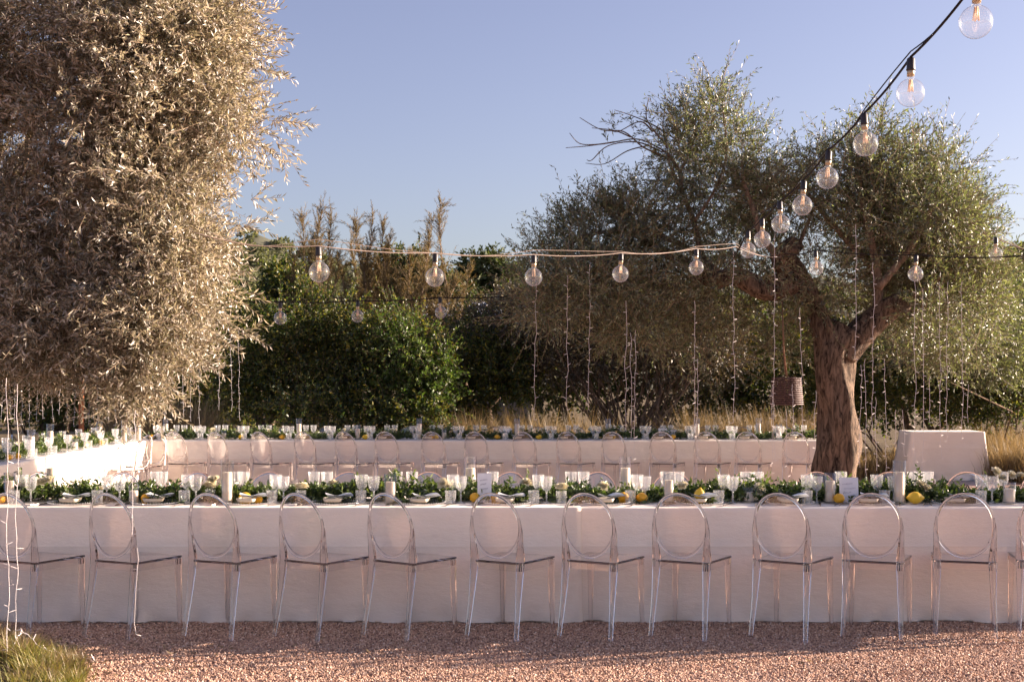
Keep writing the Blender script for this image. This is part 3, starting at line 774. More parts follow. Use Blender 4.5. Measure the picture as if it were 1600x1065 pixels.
shrub('evergreen_shrub', 'yellowing upright shoots rising out of the hedge top', 'shrub', 585, 20.9, [(470, 470, 14, 34, 21, .2), (500, 485, 14, 34, 21, .2), (548, 492, 16, 36, 20.9, .2), (608, 505, 14, 34, 20.8, .2), (655, 515, 12, 34, 20.6, .2), (688, 545, 14, 32, 20.3, .2), (585, 520, 50, 14, 20.9, .3, .8)], 'hedge_leaf', 110, .3, 13, .055, .026, 53, group=HG, up=.9, tw=.003)
def fan_stems():
    t = bpy.data.objects['multi_stem_bush']; base = Vector(t.location); rng = np.random.default_rng(7)
    mb = MB()
    for i in range(70):
        px = rng.uniform(820, 1130); py = rng.uniform(480, 590)
        e = P(px, py, 21.8 + rng.uniform(-.5, .4))
        b = base + Vector((rng.uniform(-.35, .35), rng.uniform(-.2, .2), 0))
        p = curve_pts(b, e, 6, rng, .03, .05)
        mb.tube([q - base for q in p], list(np.linspace(rng.uniform(.012, .028), .006, 6)), 5)
    bpy.data.meshes.remove(bpy.data.objects[[c.name for c in t.children if c.name.startswith('stems')][0]].data)
    link('stems', mb.mesh('stems', M['bark_pale']), t)
fan_stems()

def tamarisk(label, px0, Y, stems, seed):
    """stems: (top px, top py) of each upright feathery stem"""
    rng = np.random.default_rng(seed); base = Vector(((px0 - 800) * Y / F, Y, 0))
    t = thing('tamarisk_shrub', label, 'shrub', base, 0, 'wispy tamarisks behind the hedge')
    mb = MB(); LP = []; TP = []
    for (x, y) in stems:
        yo = rng.uniform(-.6, .6)
        top = P(x, y, Y + yo); b = base + Vector((rng.uniform(-.5, .5), yo, 0))
        p = curve_pts(b, top, 10, rng, .018)
        mb.tube([q - base for q in p], list(np.linspace(.03, .005, 10)), 5)
        arr = np.array(p); n = 150
        k = rng.uniform(.25, 1, n) ** .8; idx = k * 9; i0 = np.minimum(idx.astype(int), 8); fr = (idx - i0)[:, None]
        org = arr[i0] * (1 - fr) + arr[i0 + 1] * fr
        d = unit(rng.normal(0, .42, (n, 3)) + np.array([[0, 0, .9]]))
        ln = (.62 - .42 * k) * rng.uniform(.6, 1.3, n)
        l, tt = sprays(rng, org, d, ln, 24, .07, .0075, spread=.42, droop=-.1, tw=.0035)
        LP.append(l); TP.append(tt)
    b = np.array(base)
    V, Fc = join(LP); o = link('foliage', npmesh('foliage', V - b, Fc, M['tamarisk']), t); o['kind'] = 'stuff'
    V, Fc = join(TP); o = link('twigs', npmesh('twigs', V - b, Fc, M['twig']), t); o['kind'] = 'stuff'
    link('stems', mb.mesh('stems', M['bark_pale']), t)
tamarisk('wispy brown tamarisk nearest the hill with pale thin tips', 480, 24, [(472, 340), (488, 375), (505, 322), (518, 338), (462, 400), (530, 400), (500, 380)], 61)
tamarisk('tall feathery tamarisk in the middle of the wispy group', 570, 24.5, [(555, 338), (548, 380), (583, 337), (600, 348), (610, 375), (570, 400), (535, 430), (592, 410)], 62)
tamarisk('leaning tamarisk with one long shoot rising above the bulb cable', 650, 24.2, [(688, 318), (672, 380), (660, 420), (690, 430), (640, 400), (620, 430), (715, 440), (735, 425), (675, 345)], 63)

def conifer(name, label, base_px, Y, lobes, mat, per, ln, leafL, leafW, seed, group):
    return shrub(name, label, 'tree', base_px, Y, lobes, mat, per, ln, 10, leafL, leafW, seed, group=group, stems=3, stem_r=.09, up=.3, tw=.006)
G2 = 'trees beyond the hedge'
conifer('juniper_tree', 'dark rounded tree beside the hill foot left of the wispy tamarisks', 432, 34, [(438, 440, 22, 26, 34, .6), (428, 475, 34, 30, 34, .7), (458, 465, 22, 30, 34, .6)], 'hedge_leaf', 70, .35, .11, .06, 71, G2)
conifer('broadleaf_tree', 'yellow-green tree showing between the tamarisks', 650, 34, [(620, 420, 28, 30, 34, .6), (650, 440, 45, 40, 34, .8), (690, 470, 45, 40, 34, .8), (600, 470, 40, 40, 34, .8)], 'pine', 60, .35, .11, .06, 72, G2)
conifer('pine_tree', 'distant dark pine with flat top above the shed roof', 765, 48, [(760, 418, 34, 20, 48, .8), (745, 440, 30, 24, 48, .8), (790, 440, 30, 26, 48, .8), (770, 460, 40, 24, 48, .8)], 'pine', 45, .45, .16, .08, 73, G2)
conifer('pine_tree', 'dark pine at the right edge below the loose cable', 1590, 46, [(1585, 430, 30, 26, 46, .8), (1610, 420, 34, 26, 46, .8), (1580, 465, 36, 28, 46, .8), (1650, 440, 40, 40, 46, .9)], 'pine', 45, .45, .16, .08, 74, G2)
conifer('broadleaf_tree', 'green leafy tree just left of the tamarisks under the bulb cable', 415, 27, [(410, 515, 30, 26, 27, .5), (445, 515, 40, 26, 27, .6), (385, 525, 30, 30, 27, .6)], 'bright_leaf', 70, .3, .085, .045, 75, G2)
conifer('broadleaf_tree', 'dense backdrop tree behind the multi-stemmed bush', 900, 27, [(850, 500, 80, 60, 27, .9), (960, 510, 90, 60, 27, 1), (1080, 520, 90, 60, 27, 1), (1190, 510, 90, 70, 27, 1), (900, 590, 100, 50, 27, .9), (1080, 600, 100, 50, 27, .9), (1210, 600, 80, 50, 27, .9)], 'hedge_leaf', 45, .4, .10, .06, 76, G2)
conifer('broadleaf_tree', 'dense backdrop tree beyond the side table', 1450, 28, [(1330, 530, 90, 70, 28, 1), (1440, 520, 90, 70, 28, 1), (1540, 530, 90, 70, 28, 1), (1380, 610, 100, 50, 28, .9), (1520, 610, 100, 50, 28, .9), (1640, 540, 80, 80, 28, 1)], 'hedge_leaf', 45, .4, .10, .06, 77, G2)
conifer('broadleaf_tree', 'dense backdrop tree behind the left olive crown', 200, 28, [(-60, 540, 90, 80, 28, 1), (60, 530, 90, 80, 28, 1), (180, 530, 90, 80, 28, 1), (290, 530, 90, 80, 28, 1), (0, 620, 90, 40, 28, .9), (140, 620, 90, 40, 28, .9), (260, 620, 90, 40, 28, .9), (390, 560, 70, 60, 28, 1), (380, 630, 70, 40, 28, .9)], 'hedge_leaf', 45, .4, .10, .06, 78, G2)
conifer('small_tree', 'small reddish-trunked tree in shade between the hedge and the bush', 762, 22.6, [(750, 520, 45, 30, 22.6, .5), (790, 500, 45, 35, 22.6, .5), (720, 510, 40, 25, 22.6, .4, .8)], 'bush_olive', 90, .3, .06, .02, 79, G2)

def shed():
    Y = 40.0; a = P(703, 478, Y); b = P(790, 478, Y); t = thing('farm_shed', 'farm shed with pale blue metal roof glimpsed behind the bush', 'shed', ((a.x + b.x) / 2, Y, 0))
    w = (b.x - a.x) / 2 + .8; h = a.z
    mb = MB(); mb.box(-w, w, 0.3, 3.5, 0, h - .42); link('wall', mb.mesh('wall', M['render_wall'], False), t)
    mb = MB(); n = 24
    for i in range(n):                # corrugated sheets
        x0 = -w - .2 + i * (2 * w + .4) / n; x1 = x0 + (2 * w + .4) / n; xm = (x0 + x1) / 2
        mb.add([(x0, 0, h - .4), (xm, 0, h - .36), (x1, 0, h - .4), (x0, 4, h + .35), (xm, 4, h + .39), (x1, 4, h + .35)], [(0, 1, 4, 3), (1, 2, 5, 4)])
    link('roof', mb.mesh('roof', M['metalroof'], False), t)
shed()

def blades(rng, pos, h, w, lean, mat_name, name):
    n = len(pos)
    a = rng.uniform(0, 6.28, n); L = h * rng.uniform(.5, 1.2, n)
    d = np.stack([np.cos(a), np.sin(a), np.zeros(n)], 1); s = np.stack([-np.sin(a), np.cos(a), np.zeros(n)], 1) * (w / 2)
    le = lean * rng.uniform(.2, 1.2, n)
    p1 = pos + np.array([0, 0, 1]) * (L * .55)[:, None] + d * (L * le * .35)[:, None]
    p2 = pos + np.array([0, 0, 1]) * (L * (1 - .25 * le))[:, None] + d * (L * le)[:, None]
    V = np.stack([pos - s, pos + s, p1 + s * .8, p1 - s * .8, p2], 1).reshape(-1, 3)
    b = np.arange(n) * 5
    Fc = np.concatenate([np.stack([b, b + 1, b + 2], 1), np.stack([b, b + 2, b + 3], 1), np.stack([b + 3, b + 2, b + 4], 1)])
    return npmesh(name, V, Fc, M[mat_name])

def grasses():
    rng = np.random.default_rng(81)
    tufts = []
    def strip(x0, x1, Y0, Y1, n, h):
        for _ in range(n):
            Y = rng.uniform(Y0, Y1); x = (rng.uniform(x0, x1) - 800) * Y / F
            tufts.append((x, Y, h * rng.uniform(.7, 1.15)))
    strip(685, 965, 19.4, 20.6, 85, .98); strip(1075, 1290, 19.4, 21.0, 85, 1.02); strip(1555, 1660, 19.5, 22, 40, .65); strip(1500, 1660, 21, 22.5, 40, .8); strip(180, 350, 19.6, 21.5, 60, 1.3); strip(-60, 180, 19.6, 21, 30, .55); strip(1340, 1480, 20.5, 22, 20, .5); strip(745, 870, 20.8, 21.6, 40, 1.0)
    pos = []; hh = []
    for x, y, h in tufts:
        m = 110
        pos.append(np.stack([x + rng.normal(0, .11, m), y + rng.normal(0, .11, m), np.zeros(m)], 1)); hh.append(np.full(m, h))
    o = link('dry_grass', blades(rng, np.concatenate(pos), np.concatenate(hh), .010, .55, 'drygrass', 'dry_grass')); tag(o, kind='stuff')
    # green and straw tufts at the front corner
    for nm, mat, cnt, hs_ in (('lawn_grass', 'lawn', 120, (.05, .13)), ('straw_grass', 'drygrass', 75, (.06, .16))):
        pos = []; hh = []
        for _ in range(cnt):
            Y = rng.uniform(6.3, 7.6); lim = np.interp(Y, [6.3, 6.85, 7.1, 7.6], [108, 116, 85, 0])
            px = lim - abs(rng.normal(0, 1)) * 48; x = (px - 800) * Y / F; m = 80
            mound = .07 * min(1, max(0, (lim - px) / 60))
            pos.append(np.stack([x + rng.normal(0, .035, m), Y + rng.normal(0, .035, m), np.full(m, mound)], 1)); hh.append(np.full(m, rng.uniform(*hs_)))
        p = np.concatenate(pos); h = np.concatenate(hh) + p[:, 2]; p[:, 2] = 0
        o = link(nm, blades(rng, p, h, .0055, .95, mat, nm)); tag(o, kind='stuff')
grasses()

def litter():
    rng = np.random.default_rng(87); n = 130
    x = rng.uniform(-3.4, 3.8, n); y = rng.uniform(6.5, 8.3, n)
    x[:60] = (rng.uniform(20, 330, 60) - 800) * 7.1 / F; y[:60] = rng.uniform(6.8, 7.7, 60)
    d = unit(np.stack([rng.normal(0, 1, n), rng.normal(0, 1, n), rng.normal(.1, .15, n)], 1)); sd = unit(np.cross(d, np.array([[0, 0, 1.0]]) + rng.normal(0, .3, (n, 3))))
    V, Fc = leaf_quads(np.stack([x, y, np.full(n, .014)], 1), d, sd, rng.uniform(.03, .055, n), rng.uniform(.010, .018, n), .3)
    V[:, 2] = np.maximum(V[:, 2], .008)
    o = link('fallen_leaves', npmesh('fallen_leaves', V, Fc, M['drygrass'])); tag(o, kind='stuff')
litter()

def post():
    Y = 19.0; x = (127 - 800) * Y / F
    mb = MB(); mb.box(-.03, .03, -.03, .03, 0, 1.65); mb.box(-.045, .045, -.045, .045, 1.65, 1.66)
    o = link('iron_post', mb.mesh('iron_post', M['rust'], False), None, (x, Y, 0)); tag(o, 'rusty brown iron post standing behind the left table under the olive', 'post')
post()

# ================================================================== TABLES
TH = 0.75
def cloth_panel(name, x0, x1, y0, y1, parent, seed, drop_ends=(True, True), out=0.0, flare=0.012, top_h=TH, ends_flare=None, ripple=1.0):
    """tablecloth: a top sheet and a skirt to the ground, one continuous mesh"""
    rng = random.Random(seed); ph = [rng.uniform(0, 6.28) for _ in range(8)]
    r = 0.018
    per = []                              # perimeter, with normals
    L = x1 - x0; D = y1 - y0
    nx = max(12, int(L / 0.025)); ny = max(8, int(D / 0.06))
    for i in range(nx): per.append((x0 + L * i / nx, y0, 0, -1, i in (0,)))
    for i in range(ny): per.append((x1, y0 + D * i / ny, 1, 0, i in (0,)))
    for i in range(nx): per.append((x1 - L * i / nx, y1, 0, 1, i in (0,)))
    for i in range(ny): per.append((x0, y1 - D * i / ny, -1, 0, i in (0,)))
    n = len(per)
    nor = []
    for i, p in enumerate(per):
        if p[4]:
            q = per[i - 1]; v = Vector((p[2] + q[2], p[3] + q[3])).normalized()
        else: v = Vector((p[2], p[3]))
        nor.append(v)
    hs = [0.0, 0.003, 0.010, 0.03, 0.07, 0.12, 0.18, 0.235, 0.245, 0.25, 0.255, 0.265, 0.32, 0.40, 0.48, 0.55, 0.60, 0.63, 0.655, 0.68, 0.70, 0.715, 0.73, 0.742, 0.75]
    hs = [h * top_h / 0.75 for h in hs]
    vs = []
    for j, h in enumerate(hs):
        t = h / top_h
        for i, p in enumerate(per):
            s = p[0] * 1.0 + p[1] * 1.3
            w = ripple * t * (0.012 * math.sin(s * 3.1 + ph[0]) + 0.010 * math.sin(s * 7.7 + ph[1] + t) + 0.005 * math.sin(s * 17 + ph[2] + 2 * t) * math.sin(s * 2.3 + ph[7]))
            hem = max(0, t - .8) / .2
            w += ripple * hem ** 1.5 * (0.014 * math.sin(s * 11 + ph[3] + 3 * t) + 0.010 * math.sin(s * 23 + ph[4] - 9 * t) + 0.006 * math.sin(s * 41 + 20 * t))
            crease = 0.0025 * math.exp(-((h - 0.25 * top_h / .75) / 0.006) ** 2)
            w += t * 0.007 * sum(math.exp(-((p[0] + 1.3 * p[1] - q * 1.27 - .4 + .015 * math.sin(9 * t + q)) / .012) ** 2) for q in range(-2, 24)) * (0.3 if j < 3 else 1)
            o = out + (0 if j == 0 else r * (1 if j > 2 else (0.55, 0.9)[j - 1]) * 0.6) + flare * t + w + crease
            z = top_h - h
            if j == len(hs) - 1: z = 0.004 + 0.010 * (0.5 + 0.5 * math.sin(s * 5 + ph[5])) + 0.006 * (0.5 + .5 * math.sin(s * 13 + ph[6]))
            e = nor[i]
            k = 1.0 if not per[i][4] else (1.0 + (1.6 * t if ends_flare else 0))
            o2 = o + (ends_flare * t * (abs(e.x) ** 1.0) if ends_flare else 0)
            vs.append((p[0] + e.x * o2 * k, p[1] + e.y * o * k, z))
    fs = []
    m = len(hs)
    for j in range(m - 1):
        for i in range(n):
            l = (i + 1) % n
            fs.append((j * n + i, j * n + l, (j + 1) * n + l, (j + 1) * n + i)[::-1])
    fs.append(tuple(range(n)))
    mb = MB(); mb.add(vs, fs)
    me = mb.mesh(name, M['linen'])
    me.polygons[len(fs) - 1].use_smooth = False
    loc = parent.location
    me.transform(Matrix.Translation((-loc[0], -loc[1], -loc[2])))
    return link(name, me, parent)

NY0, NY1 = 8.37, 9.13
FY0, FY1 = 17.5, 18.26
TG = 'banquet tables under white linen cloths'
near_t = thing('banquet_table', 'long banquet table nearest the camera, under white linen reaching the gravel', 'table', (0, 8.75, 0), 0, TG)
cloth_panel('tablecloth', 0.41, 4.35, NY0, NY1, near_t, 1)
cloth_panel('tablecloth', -4.7, 0.44, NY0 - .006, NY1 + .006, near_t, 2, out=0.006)
for c in near_t.children:
    if c.name.endswith('.001'):            # the overlapping cloth lies on top of the other
        for v in c.data.vertices:
            if v.co.z > TH - .02: v.co.z += 0.004
far_t = thing('banquet_table', 'long banquet table at the back of the rectangle, in front of the hedge', 'table', (-.6, 17.88, 0), 0, TG)
cloth_panel('tablecloth', -5.85, 4.62, FY0, FY1, far_t, 3)
arm_t = thing('banquet_table', 'side banquet table on the left with brightly sunlit cloth', 'table', (-5.42, 14.2, 0), 0, TG)
cloth_panel('tablecloth', -5.82, -5.0, 10.9, FY0 - .06, arm_t, 4)
Ys = 20.0
side_t = thing('side_table', 'small side table under a grey-white cloth beside the olive trunk', 'table', ((1482 - 800) * Ys / F, Ys + .3, 0), 0)
cloth_panel('tablecloth', (1424 - 800) * Ys / F, (1538 - 800) * Ys / F, Ys, Ys + .6, side_t, 5, top_h=.77, ends_flare=.055, flare=.03, ripple=2.2)

# ================================================================== GHOST CHAIRS
def ellipse_back(t):
    """point on the oval back at angle t"""
    z = 0.695 + 0.195 * math.sin(t); x = 0.168 * math.cos(t)
    y = -0.205 - 0.06 * (z - 0.5) / 0.39 - 0.035 * (1 - (x / 0.168) ** 2) * 0.8 + 0.02
    return Vector((x, y, z))

def chair_proto(loc, rz, label, group):
    t = thing('ghost_chair', label, 'chair', loc, rz, group)
    # seat: rounded trapezoid slab
    def slab(w0, w1, y0, y1, z0, z1, b=.006):
        mb = MB(); prof = [(z0, -b), (z0 + b * .5, 0), (z1 - b * .5, 0), (z1, -b)]; ring = []
        cs = [(-w0, y0), (w0, y0), (w1, y1), (-w1, y1)]
        def corner(i, k):
            c = Vector(cs[i]); p = Vector(cs[i - 1]); q = Vector(cs[(i + 1) % 4]); r = .022
            a = c + (p - c).normalized() * r; d = c + (q - c).normalized() * r
            u = k / 3
            return a * (1 - u) ** 2 + c * 2 * u * (1 - u) + d * u * u
        base = [corner(i, k) for i in range(4) for k in range(4)]
        n = len(base); vs = []
        cen = Vector((0, (y0 + y1) / 2))
        for z, off in prof:
            for p in base:
                dd = (p - cen); vs.append((p.x + off * dd.normalized().x, p.y + off * dd.normalized().y, z))
        fs = [(j * n + i, j * n + (i + 1) % n, (j + 1) * n + (i + 1) % n, (j + 1) * n + i) for j in range(3) for i in range(n)]
        fs += [tuple(range(n))[::-1], tuple(3 * n + i for i in range(n))]
        mb.add(vs, fs); return mb
    link('seat', slab(.165, .20, -.20, .205, .458, .472).mesh('seat', M['acrylic'], False), t)
    # apron under the seat
    mb = MB()
    for (xa, ya, xb, yb) in ((-.15, -.188, .15, -.188), (-.178, .19, .178, .19), (-.155, -.18, -.186, .18), (.155, -.18, .186, .18)):
        a = Vector((xa, ya, 0)); b = Vector((xb, yb, 0)); d = (b - a).normalized(); nn = Vector((-d.y, d.x, 0)) * .004
        mb.add([a - nn + Vector((0, 0, .418)), b - nn + Vector((0, 0, .418)), b + nn + Vector((0, 0, .418)), a + nn + Vector((0, 0, .418)),
                a - nn + Vector((0, 0, .4575)), b - nn + Vector((0, 0, .4575)), b + nn + Vector((0, 0, .4575)), a + nn + Vector((0, 0, .4575))],
               [(0, 3, 2, 1), (4, 5, 6, 7), (0, 1, 5, 4), (2, 3, 7, 6), (1, 2, 6, 5), (3, 0, 4, 7)])
    link('apron', mb.mesh('apron', M['acrylic'], False), t)
    sq = lambda a, p, i: 1 / max(abs(math.cos(a)), abs(math.sin(a))) * .88
    for s in (-1, 1):
        mb = MB()
        path, rad = smooth_path([(s * .185, .20, 0.0), (s * .182, .195, .03), (s * .178, .186, .25), (s * .176, .182, .452)], [.011, .013, .018, .023], 3)
        mb.tube(path, rad, 8, fn=sq); link('leg', mb.mesh('front_leg', M['acrylic'], False), t)
        mb = MB()
        p_top = ellipse_back(math.radians(90 - s * 92)); p_top2 = ellipse_back(math.radians(90 - s * 75))
        path, rad = smooth_path([(s * .175, -.275, 0.0), (s * .172, -.262, .06), (s * .165, -.228, .25), (s * .162, -.20, .44), (s * .163, -.197, .50), (s * .166, -.207, .58), (p_top.x * 1.03, p_top.y, .67), (p_top2.x * 1.02, p_top2.y - .002, p_top2.z)],
                                [.012, .0135, .018, .027, .027, .020, .012, .004], 4)
        mb.tube(path, rad, 8, fn=sq); link('leg', mb.mesh('rear_leg', M['acrylic'], False), t)
    mb = MB(); n = 44
    mb.tube([ellipse_back(2 * math.pi * k / n) for k in range(n)], .0095, 8, closed=True)
    link('back_rim', mb.mesh('back_rim', M['acrylic']), t)
    mb = MB(); vs = []; fs = []
    for side in (0, 1):
        for ring in (.0, .35, .7, .95):
            for k in range(n):
                tt = 2 * math.pi * k / n
                e = ellipse_back(tt); c = Vector((0, 0, .695))
                x = e.x * ring; z = .695 + (e.z - .695) * ring
                y = -0.205 - 0.06 * (z - 0.5) / 0.39 - 0.035 * (1 - (x / 0.168) ** 2) * 0.8 + 0.02
                vs.append((x, y + (side - .5) * .005, z))
    for side in (0, 1):
        for r_ in range(3):
            for k in range(n):
                l = (k + 1) % n; o = side * 4 * n
                f = (o + r_ * n + k, o + r_ * n + l, o + (r_ + 1) * n + l, o + (r_ + 1) * n + k)
                fs.append(f if side else f[::-1])
    mb.add(vs, fs)
    link('back_panel', mb.mesh('back_panel', M['acrylic_panel']), t)
    return t

G_NF = 'clear ghost chairs along the near side of the nearest table'
G_NB = 'clear ghost chairs along the inner side of the nearest table'
G_FF = 'clear ghost chairs along the inner side of the far table'
G_FB = 'clear ghost chairs behind the far table'
G_AO = 'clear ghost chairs behind the left side table'
nf = [(8, 24), (164, 26), (323, 23), (461, 32), (600, 35), (767, 29), (913, 29), (1058, 27), (1215, 32), (1362, 22), (1508, 18), (1640, 16)]
proto = None
for i, (px, th) in enumerate(nf):
    Yb = 7.80
    rear = Vector(((px - 800) * Yb / F, Yb, 0))       # midpoint of the rear feet
    a = -R(th); fwd = Vector((math.sin(R(th)), math.cos(R(th)), 0))
    loc = rear + fwd * .275
    lab = 'clear acrylic ghost chair on the gravel side of the nearest table, %s from the left' % ORD[i]
    if i == 0: lab = 'clear ghost chair half cut off at the left, behind the fairy light strands'
    if i == len(nf) - 1: lab = 'clear ghost chair cut off at the right end of the near row'
    if proto is None: proto = chair_proto(loc, a, lab, G_NF)
    else: dup(proto, loc, a, lab, G_NF)
rnd = random.Random(4)
def chair_at(px, Yb, th, facing, label, group):
    rear = Vector(((px - 800) * Yb / F, Yb, 0))
    if facing == 'back':  a = math.pi - R(th)
    else: a = -R(th)
    fwd = Vector((-math.sin(a), math.cos(a), 0))
    dup(proto, rear + fwd * .23, a, label, group)
for i, px in enumerate([58, 190, 305, 418, 543, 668, 795, 932, 1050, 1167, 1275, 1392, 1512, 1630]):
    chair_at(px, 9.55, rnd.uniform(12, 28), 'back', 'ghost chair back peeking above the nearest garland, %s from the left' % ORD[i], G_NB)
for i, px in enumerate([273, 338, 406, 475, 539, 603, 676, 743, 818, 887, 958, 1035, 1104, 1168, 1243]):
    chair_at(px, 16.95, rnd.uniform(22, 32), 'front', 'ghost chair with its back to us at the far table, %s from the left' % ORD[i], G_FF)
for i, px in enumerate([374, 445, 509, 571, 636, 700, 772, 838, 900, 968, 1037, 1100, 1160, 1225]):
    chair_at(px, 18.75, rnd.uniform(10, 25), 'back', 'ghost chair on the hedge side of the far table, %s from the left' % ORD[i], G_FB)
for i, Y in enumerate([12.6, 13.3, 14.0, 14.7, 15.4, 16.1, 16.8]):
    dup(proto, (-6.0, Y, 0), -R(90 + rnd.uniform(-12, 12)), 'ghost chair beyond the left side table, %s from the near end' % ORD[i], G_AO)
for i, Y in enumerate([15.95, 16.6]):
    dup(proto, (-4.78, Y, 0), R(90 - 14 * (i + 1)), ['ghost chair against the sunlit cloth of the left side table', 'ghost chair tucked into the inner corner of the two far tables'][i], 'clear ghost chairs inside the left corner')

# ================================================================== TABLEWARE
def solid(prof_out, prof_in): return prof_out + prof_in[::-1]
def lathe_mesh(name, prof, n, mat, smooth=True, fn=None, captop=True):
    mb = MB(); mb.captop = captop; mb.lathe(prof, n, fn=fn); return mb.mesh(name, mat, smooth)

facet = lambda a, z, i: 1 + 0.035 * (1 if int(round(a / (2 * math.pi / 24))) % 2 else -1)
me_bowl = lathe_mesh('bowl', [(.006, .082), (.020, .089), (.032, .105), (.0375, .13), (.0395, .155), (.041, .185)], 24, M['crystal'], False, facet, captop=False)
me_stem = lathe_mesh('stem', [(.033, 0), (.033, .003), (.012, .008), (.006, .016), (.0055, .03), (.009, .042), (.0055, .054), (.005, .07), (.008, .0815)], 12, M['crystal'])
me_tumb = lathe_mesh('water_tumbler', [(.030, .0), (.033, .01), (.035, .05), (.0365, .09)], 24, M['crystal'], False, facet, captop=False)
me_cup = lathe_mesh('cup', [(.034, .0), (.036, .01), (.036, .085)], 20, M['crystal'], False, captop=False)
me_cyl = lathe_mesh('glass_cylinder', [(.042, 0), (.044, .006), (.044, .29), (.0415, .29), (.0415, .012), (.0001, .012)], 24, M['glass'])
me_cylS = lathe_mesh('glass_cylinder', [(.038, 0), (.040, .006), (.040, .125), (.0375, .125), (.0375, .01), (.0001, .01)], 24, M['glass'])
me_candle = lathe_mesh('candle', [(.033, .0125), (.034, .02), (.034, .21), (.030, .214), (.010, .209), (.0001, .208)], 20, M['wax'])
me_candleS = lathe_mesh('candle', [(.032, .0105), (.033, .016), (.033, .085), (.029, .088), (.010, .084), (.0001, .083)], 20, M['wax'])
def wick(z):
    mb = MB(); mb.tube([(0, 0, z), (.001, 0, z + .008), (.003, 0, z + .016)], .0015, 5); return mb.mesh('wick', M['wick'])
me_wick, me_wickS = wick(.208), wick(.083)
me_lemon = lathe_mesh('lemon', [(.0001, -.047), (.006, -.045), (.009, -.040), (.022, -.030), (.031, -.014), (.033, 0), (.031, .014), (.022, .030), (.010, .040), (.007, .046), (.0001, .049)], 16, M['lemon'])
me_lemon2 = me_lemon.copy(); me_lemon2.materials[0] = M['lemon2']
def beads(a, z, i): return 1.0
def plate_mesh():
    mb = MB(); mb.lathe([(.075, 0), (.10, .004), (.155, .014), (.160, .0155), (.155, .017), (.10, .008), (.0001, .006)], 36); return mb.mesh('plate_disc', M['glass'])
def bead_mesh():
    mb = MB(); n = 54
    for k in range(n):
        a = 2 * math.pi * k / n; c = (.158 * math.cos(a), .158 * math.sin(a), .0165)
        mb.lathe([(.0001, -.005), (.005, 0), (.0001, .005)], 5, c)
    return mb.mesh('bead_rim', M['crystal'])
me_charger, me_beads = plate_mesh(), bead_mesh()
sqr = lambda a, z, i: (abs(math.cos(a)) ** 6 + abs(math.sin(a)) ** 6) ** (-1 / 6.0)
me_dish = lathe_mesh('side_plate', [(.052, 0), (.056, .002), (.064, .024), (.062, .0245), (.056, .007), (.0001, .006)], 40, M['ceramic'], True, sqr)
def napkin_mesh():
    mb = MB(); nx, ny = 8, 6; vs = []; rr = random.Random(3)
    for k in range(3):
        z0 = .001 + k * .006
        b = len(mb.v)
        vs = []
        for j in range(ny + 1):
            for i in range(nx + 1):
                x = -.085 + .17 * i / nx - k * .006; y = -.04 + .08 * j / ny + k * .003
                vs.append((x, y, z0 + .003 + .006 * math.sin(i * .9 + k) * (j / ny) + .003 * abs(i - 4)))
        fs = [(j * (nx + 1) + i, j * (nx + 1) + i + 1, (j + 1) * (nx + 1) + i + 1, (j + 1) * (nx + 1) + i) for j in range(ny) for i in range(nx)]
        mb.add(vs, fs)
    return mb.mesh('napkin', M['napkin'])
me_napkin = napkin_mesh()
def fork_mesh():
    mb = MB()
    mb.tube([(0, -.10, .004), (0, -.06, .006), (0, 0, .004), (0, .03, .006)], [.005, .006, .003, .004], 6, sy=.5)
    mb.box(-.011, .011, .03, .045, .004, .008)
    for k in range(4): mb.box(-.011 + k * .0063, -.008 + k * .0063, .0455, .095, .005, .0075)
    return mb.mesh('fork', M['steel'], False)
def knife_mesh():
    mb = MB()
    mb.tube([(0, -.115, .005), (0, -.07, .006), (0, -.02, .005)], [.006, .007, .005], 8, sy=.6)
    mb.add([(-.006, -.019, .003), (.008, -.019, .003), (.009, .06, .003), (.003, .105, .003), (-.006, .09, .003), (-.006, -.019, .005), (.008, -.019, .004), (.009, .06, .004), (.003, .105, .004), (-.006, .09, .005)],
           [(0, 4, 3, 2, 1), (5, 6, 7, 8, 9), (0, 1, 6, 5), (1, 2, 7, 6), (2, 3, 8, 7), (3, 4, 9, 8), (4, 0, 5, 9)])
    return mb.mesh('knife', M['steel'], False)
me_fork, me_knife = fork_mesh(), knife_mesh()

def rose_mesh(seed, mat='petal'):
    rng = np.random.default_rng(seed); n = 34
    k = np.arange(n); a = k * 2.4; t = (k + 1) / n
    elev = 1.35 - 1.25 * t
    d = np.stack([np.cos(a) * np.cos(elev), np.sin(a) * np.cos(elev), np.sin(elev)], 1)
    base = np.stack([np.cos(a) * .004, np.sin(a) * .004, .008 - .006 * t], 1)
    side = np.stack([-np.sin(a), np.cos(a), np.zeros(n)], 1)
    V, Fc = leaf_quads(base, unit(d + rng.normal(0, .12, (n, 3))), side, .026 + .016 * t, .026 + .016 * t, .25)
    return npmesh('rose', V, Fc, M[mat])
roses = [rose_mesh(i) for i in range(3)]

def put(name, mesh, label, cat, loc, rz=0.0, group=None, scale=None):
    o = link(name, mesh, None, loc, rz); tag(o, label, cat, group)
    if scale: o.scale = scale
    return o

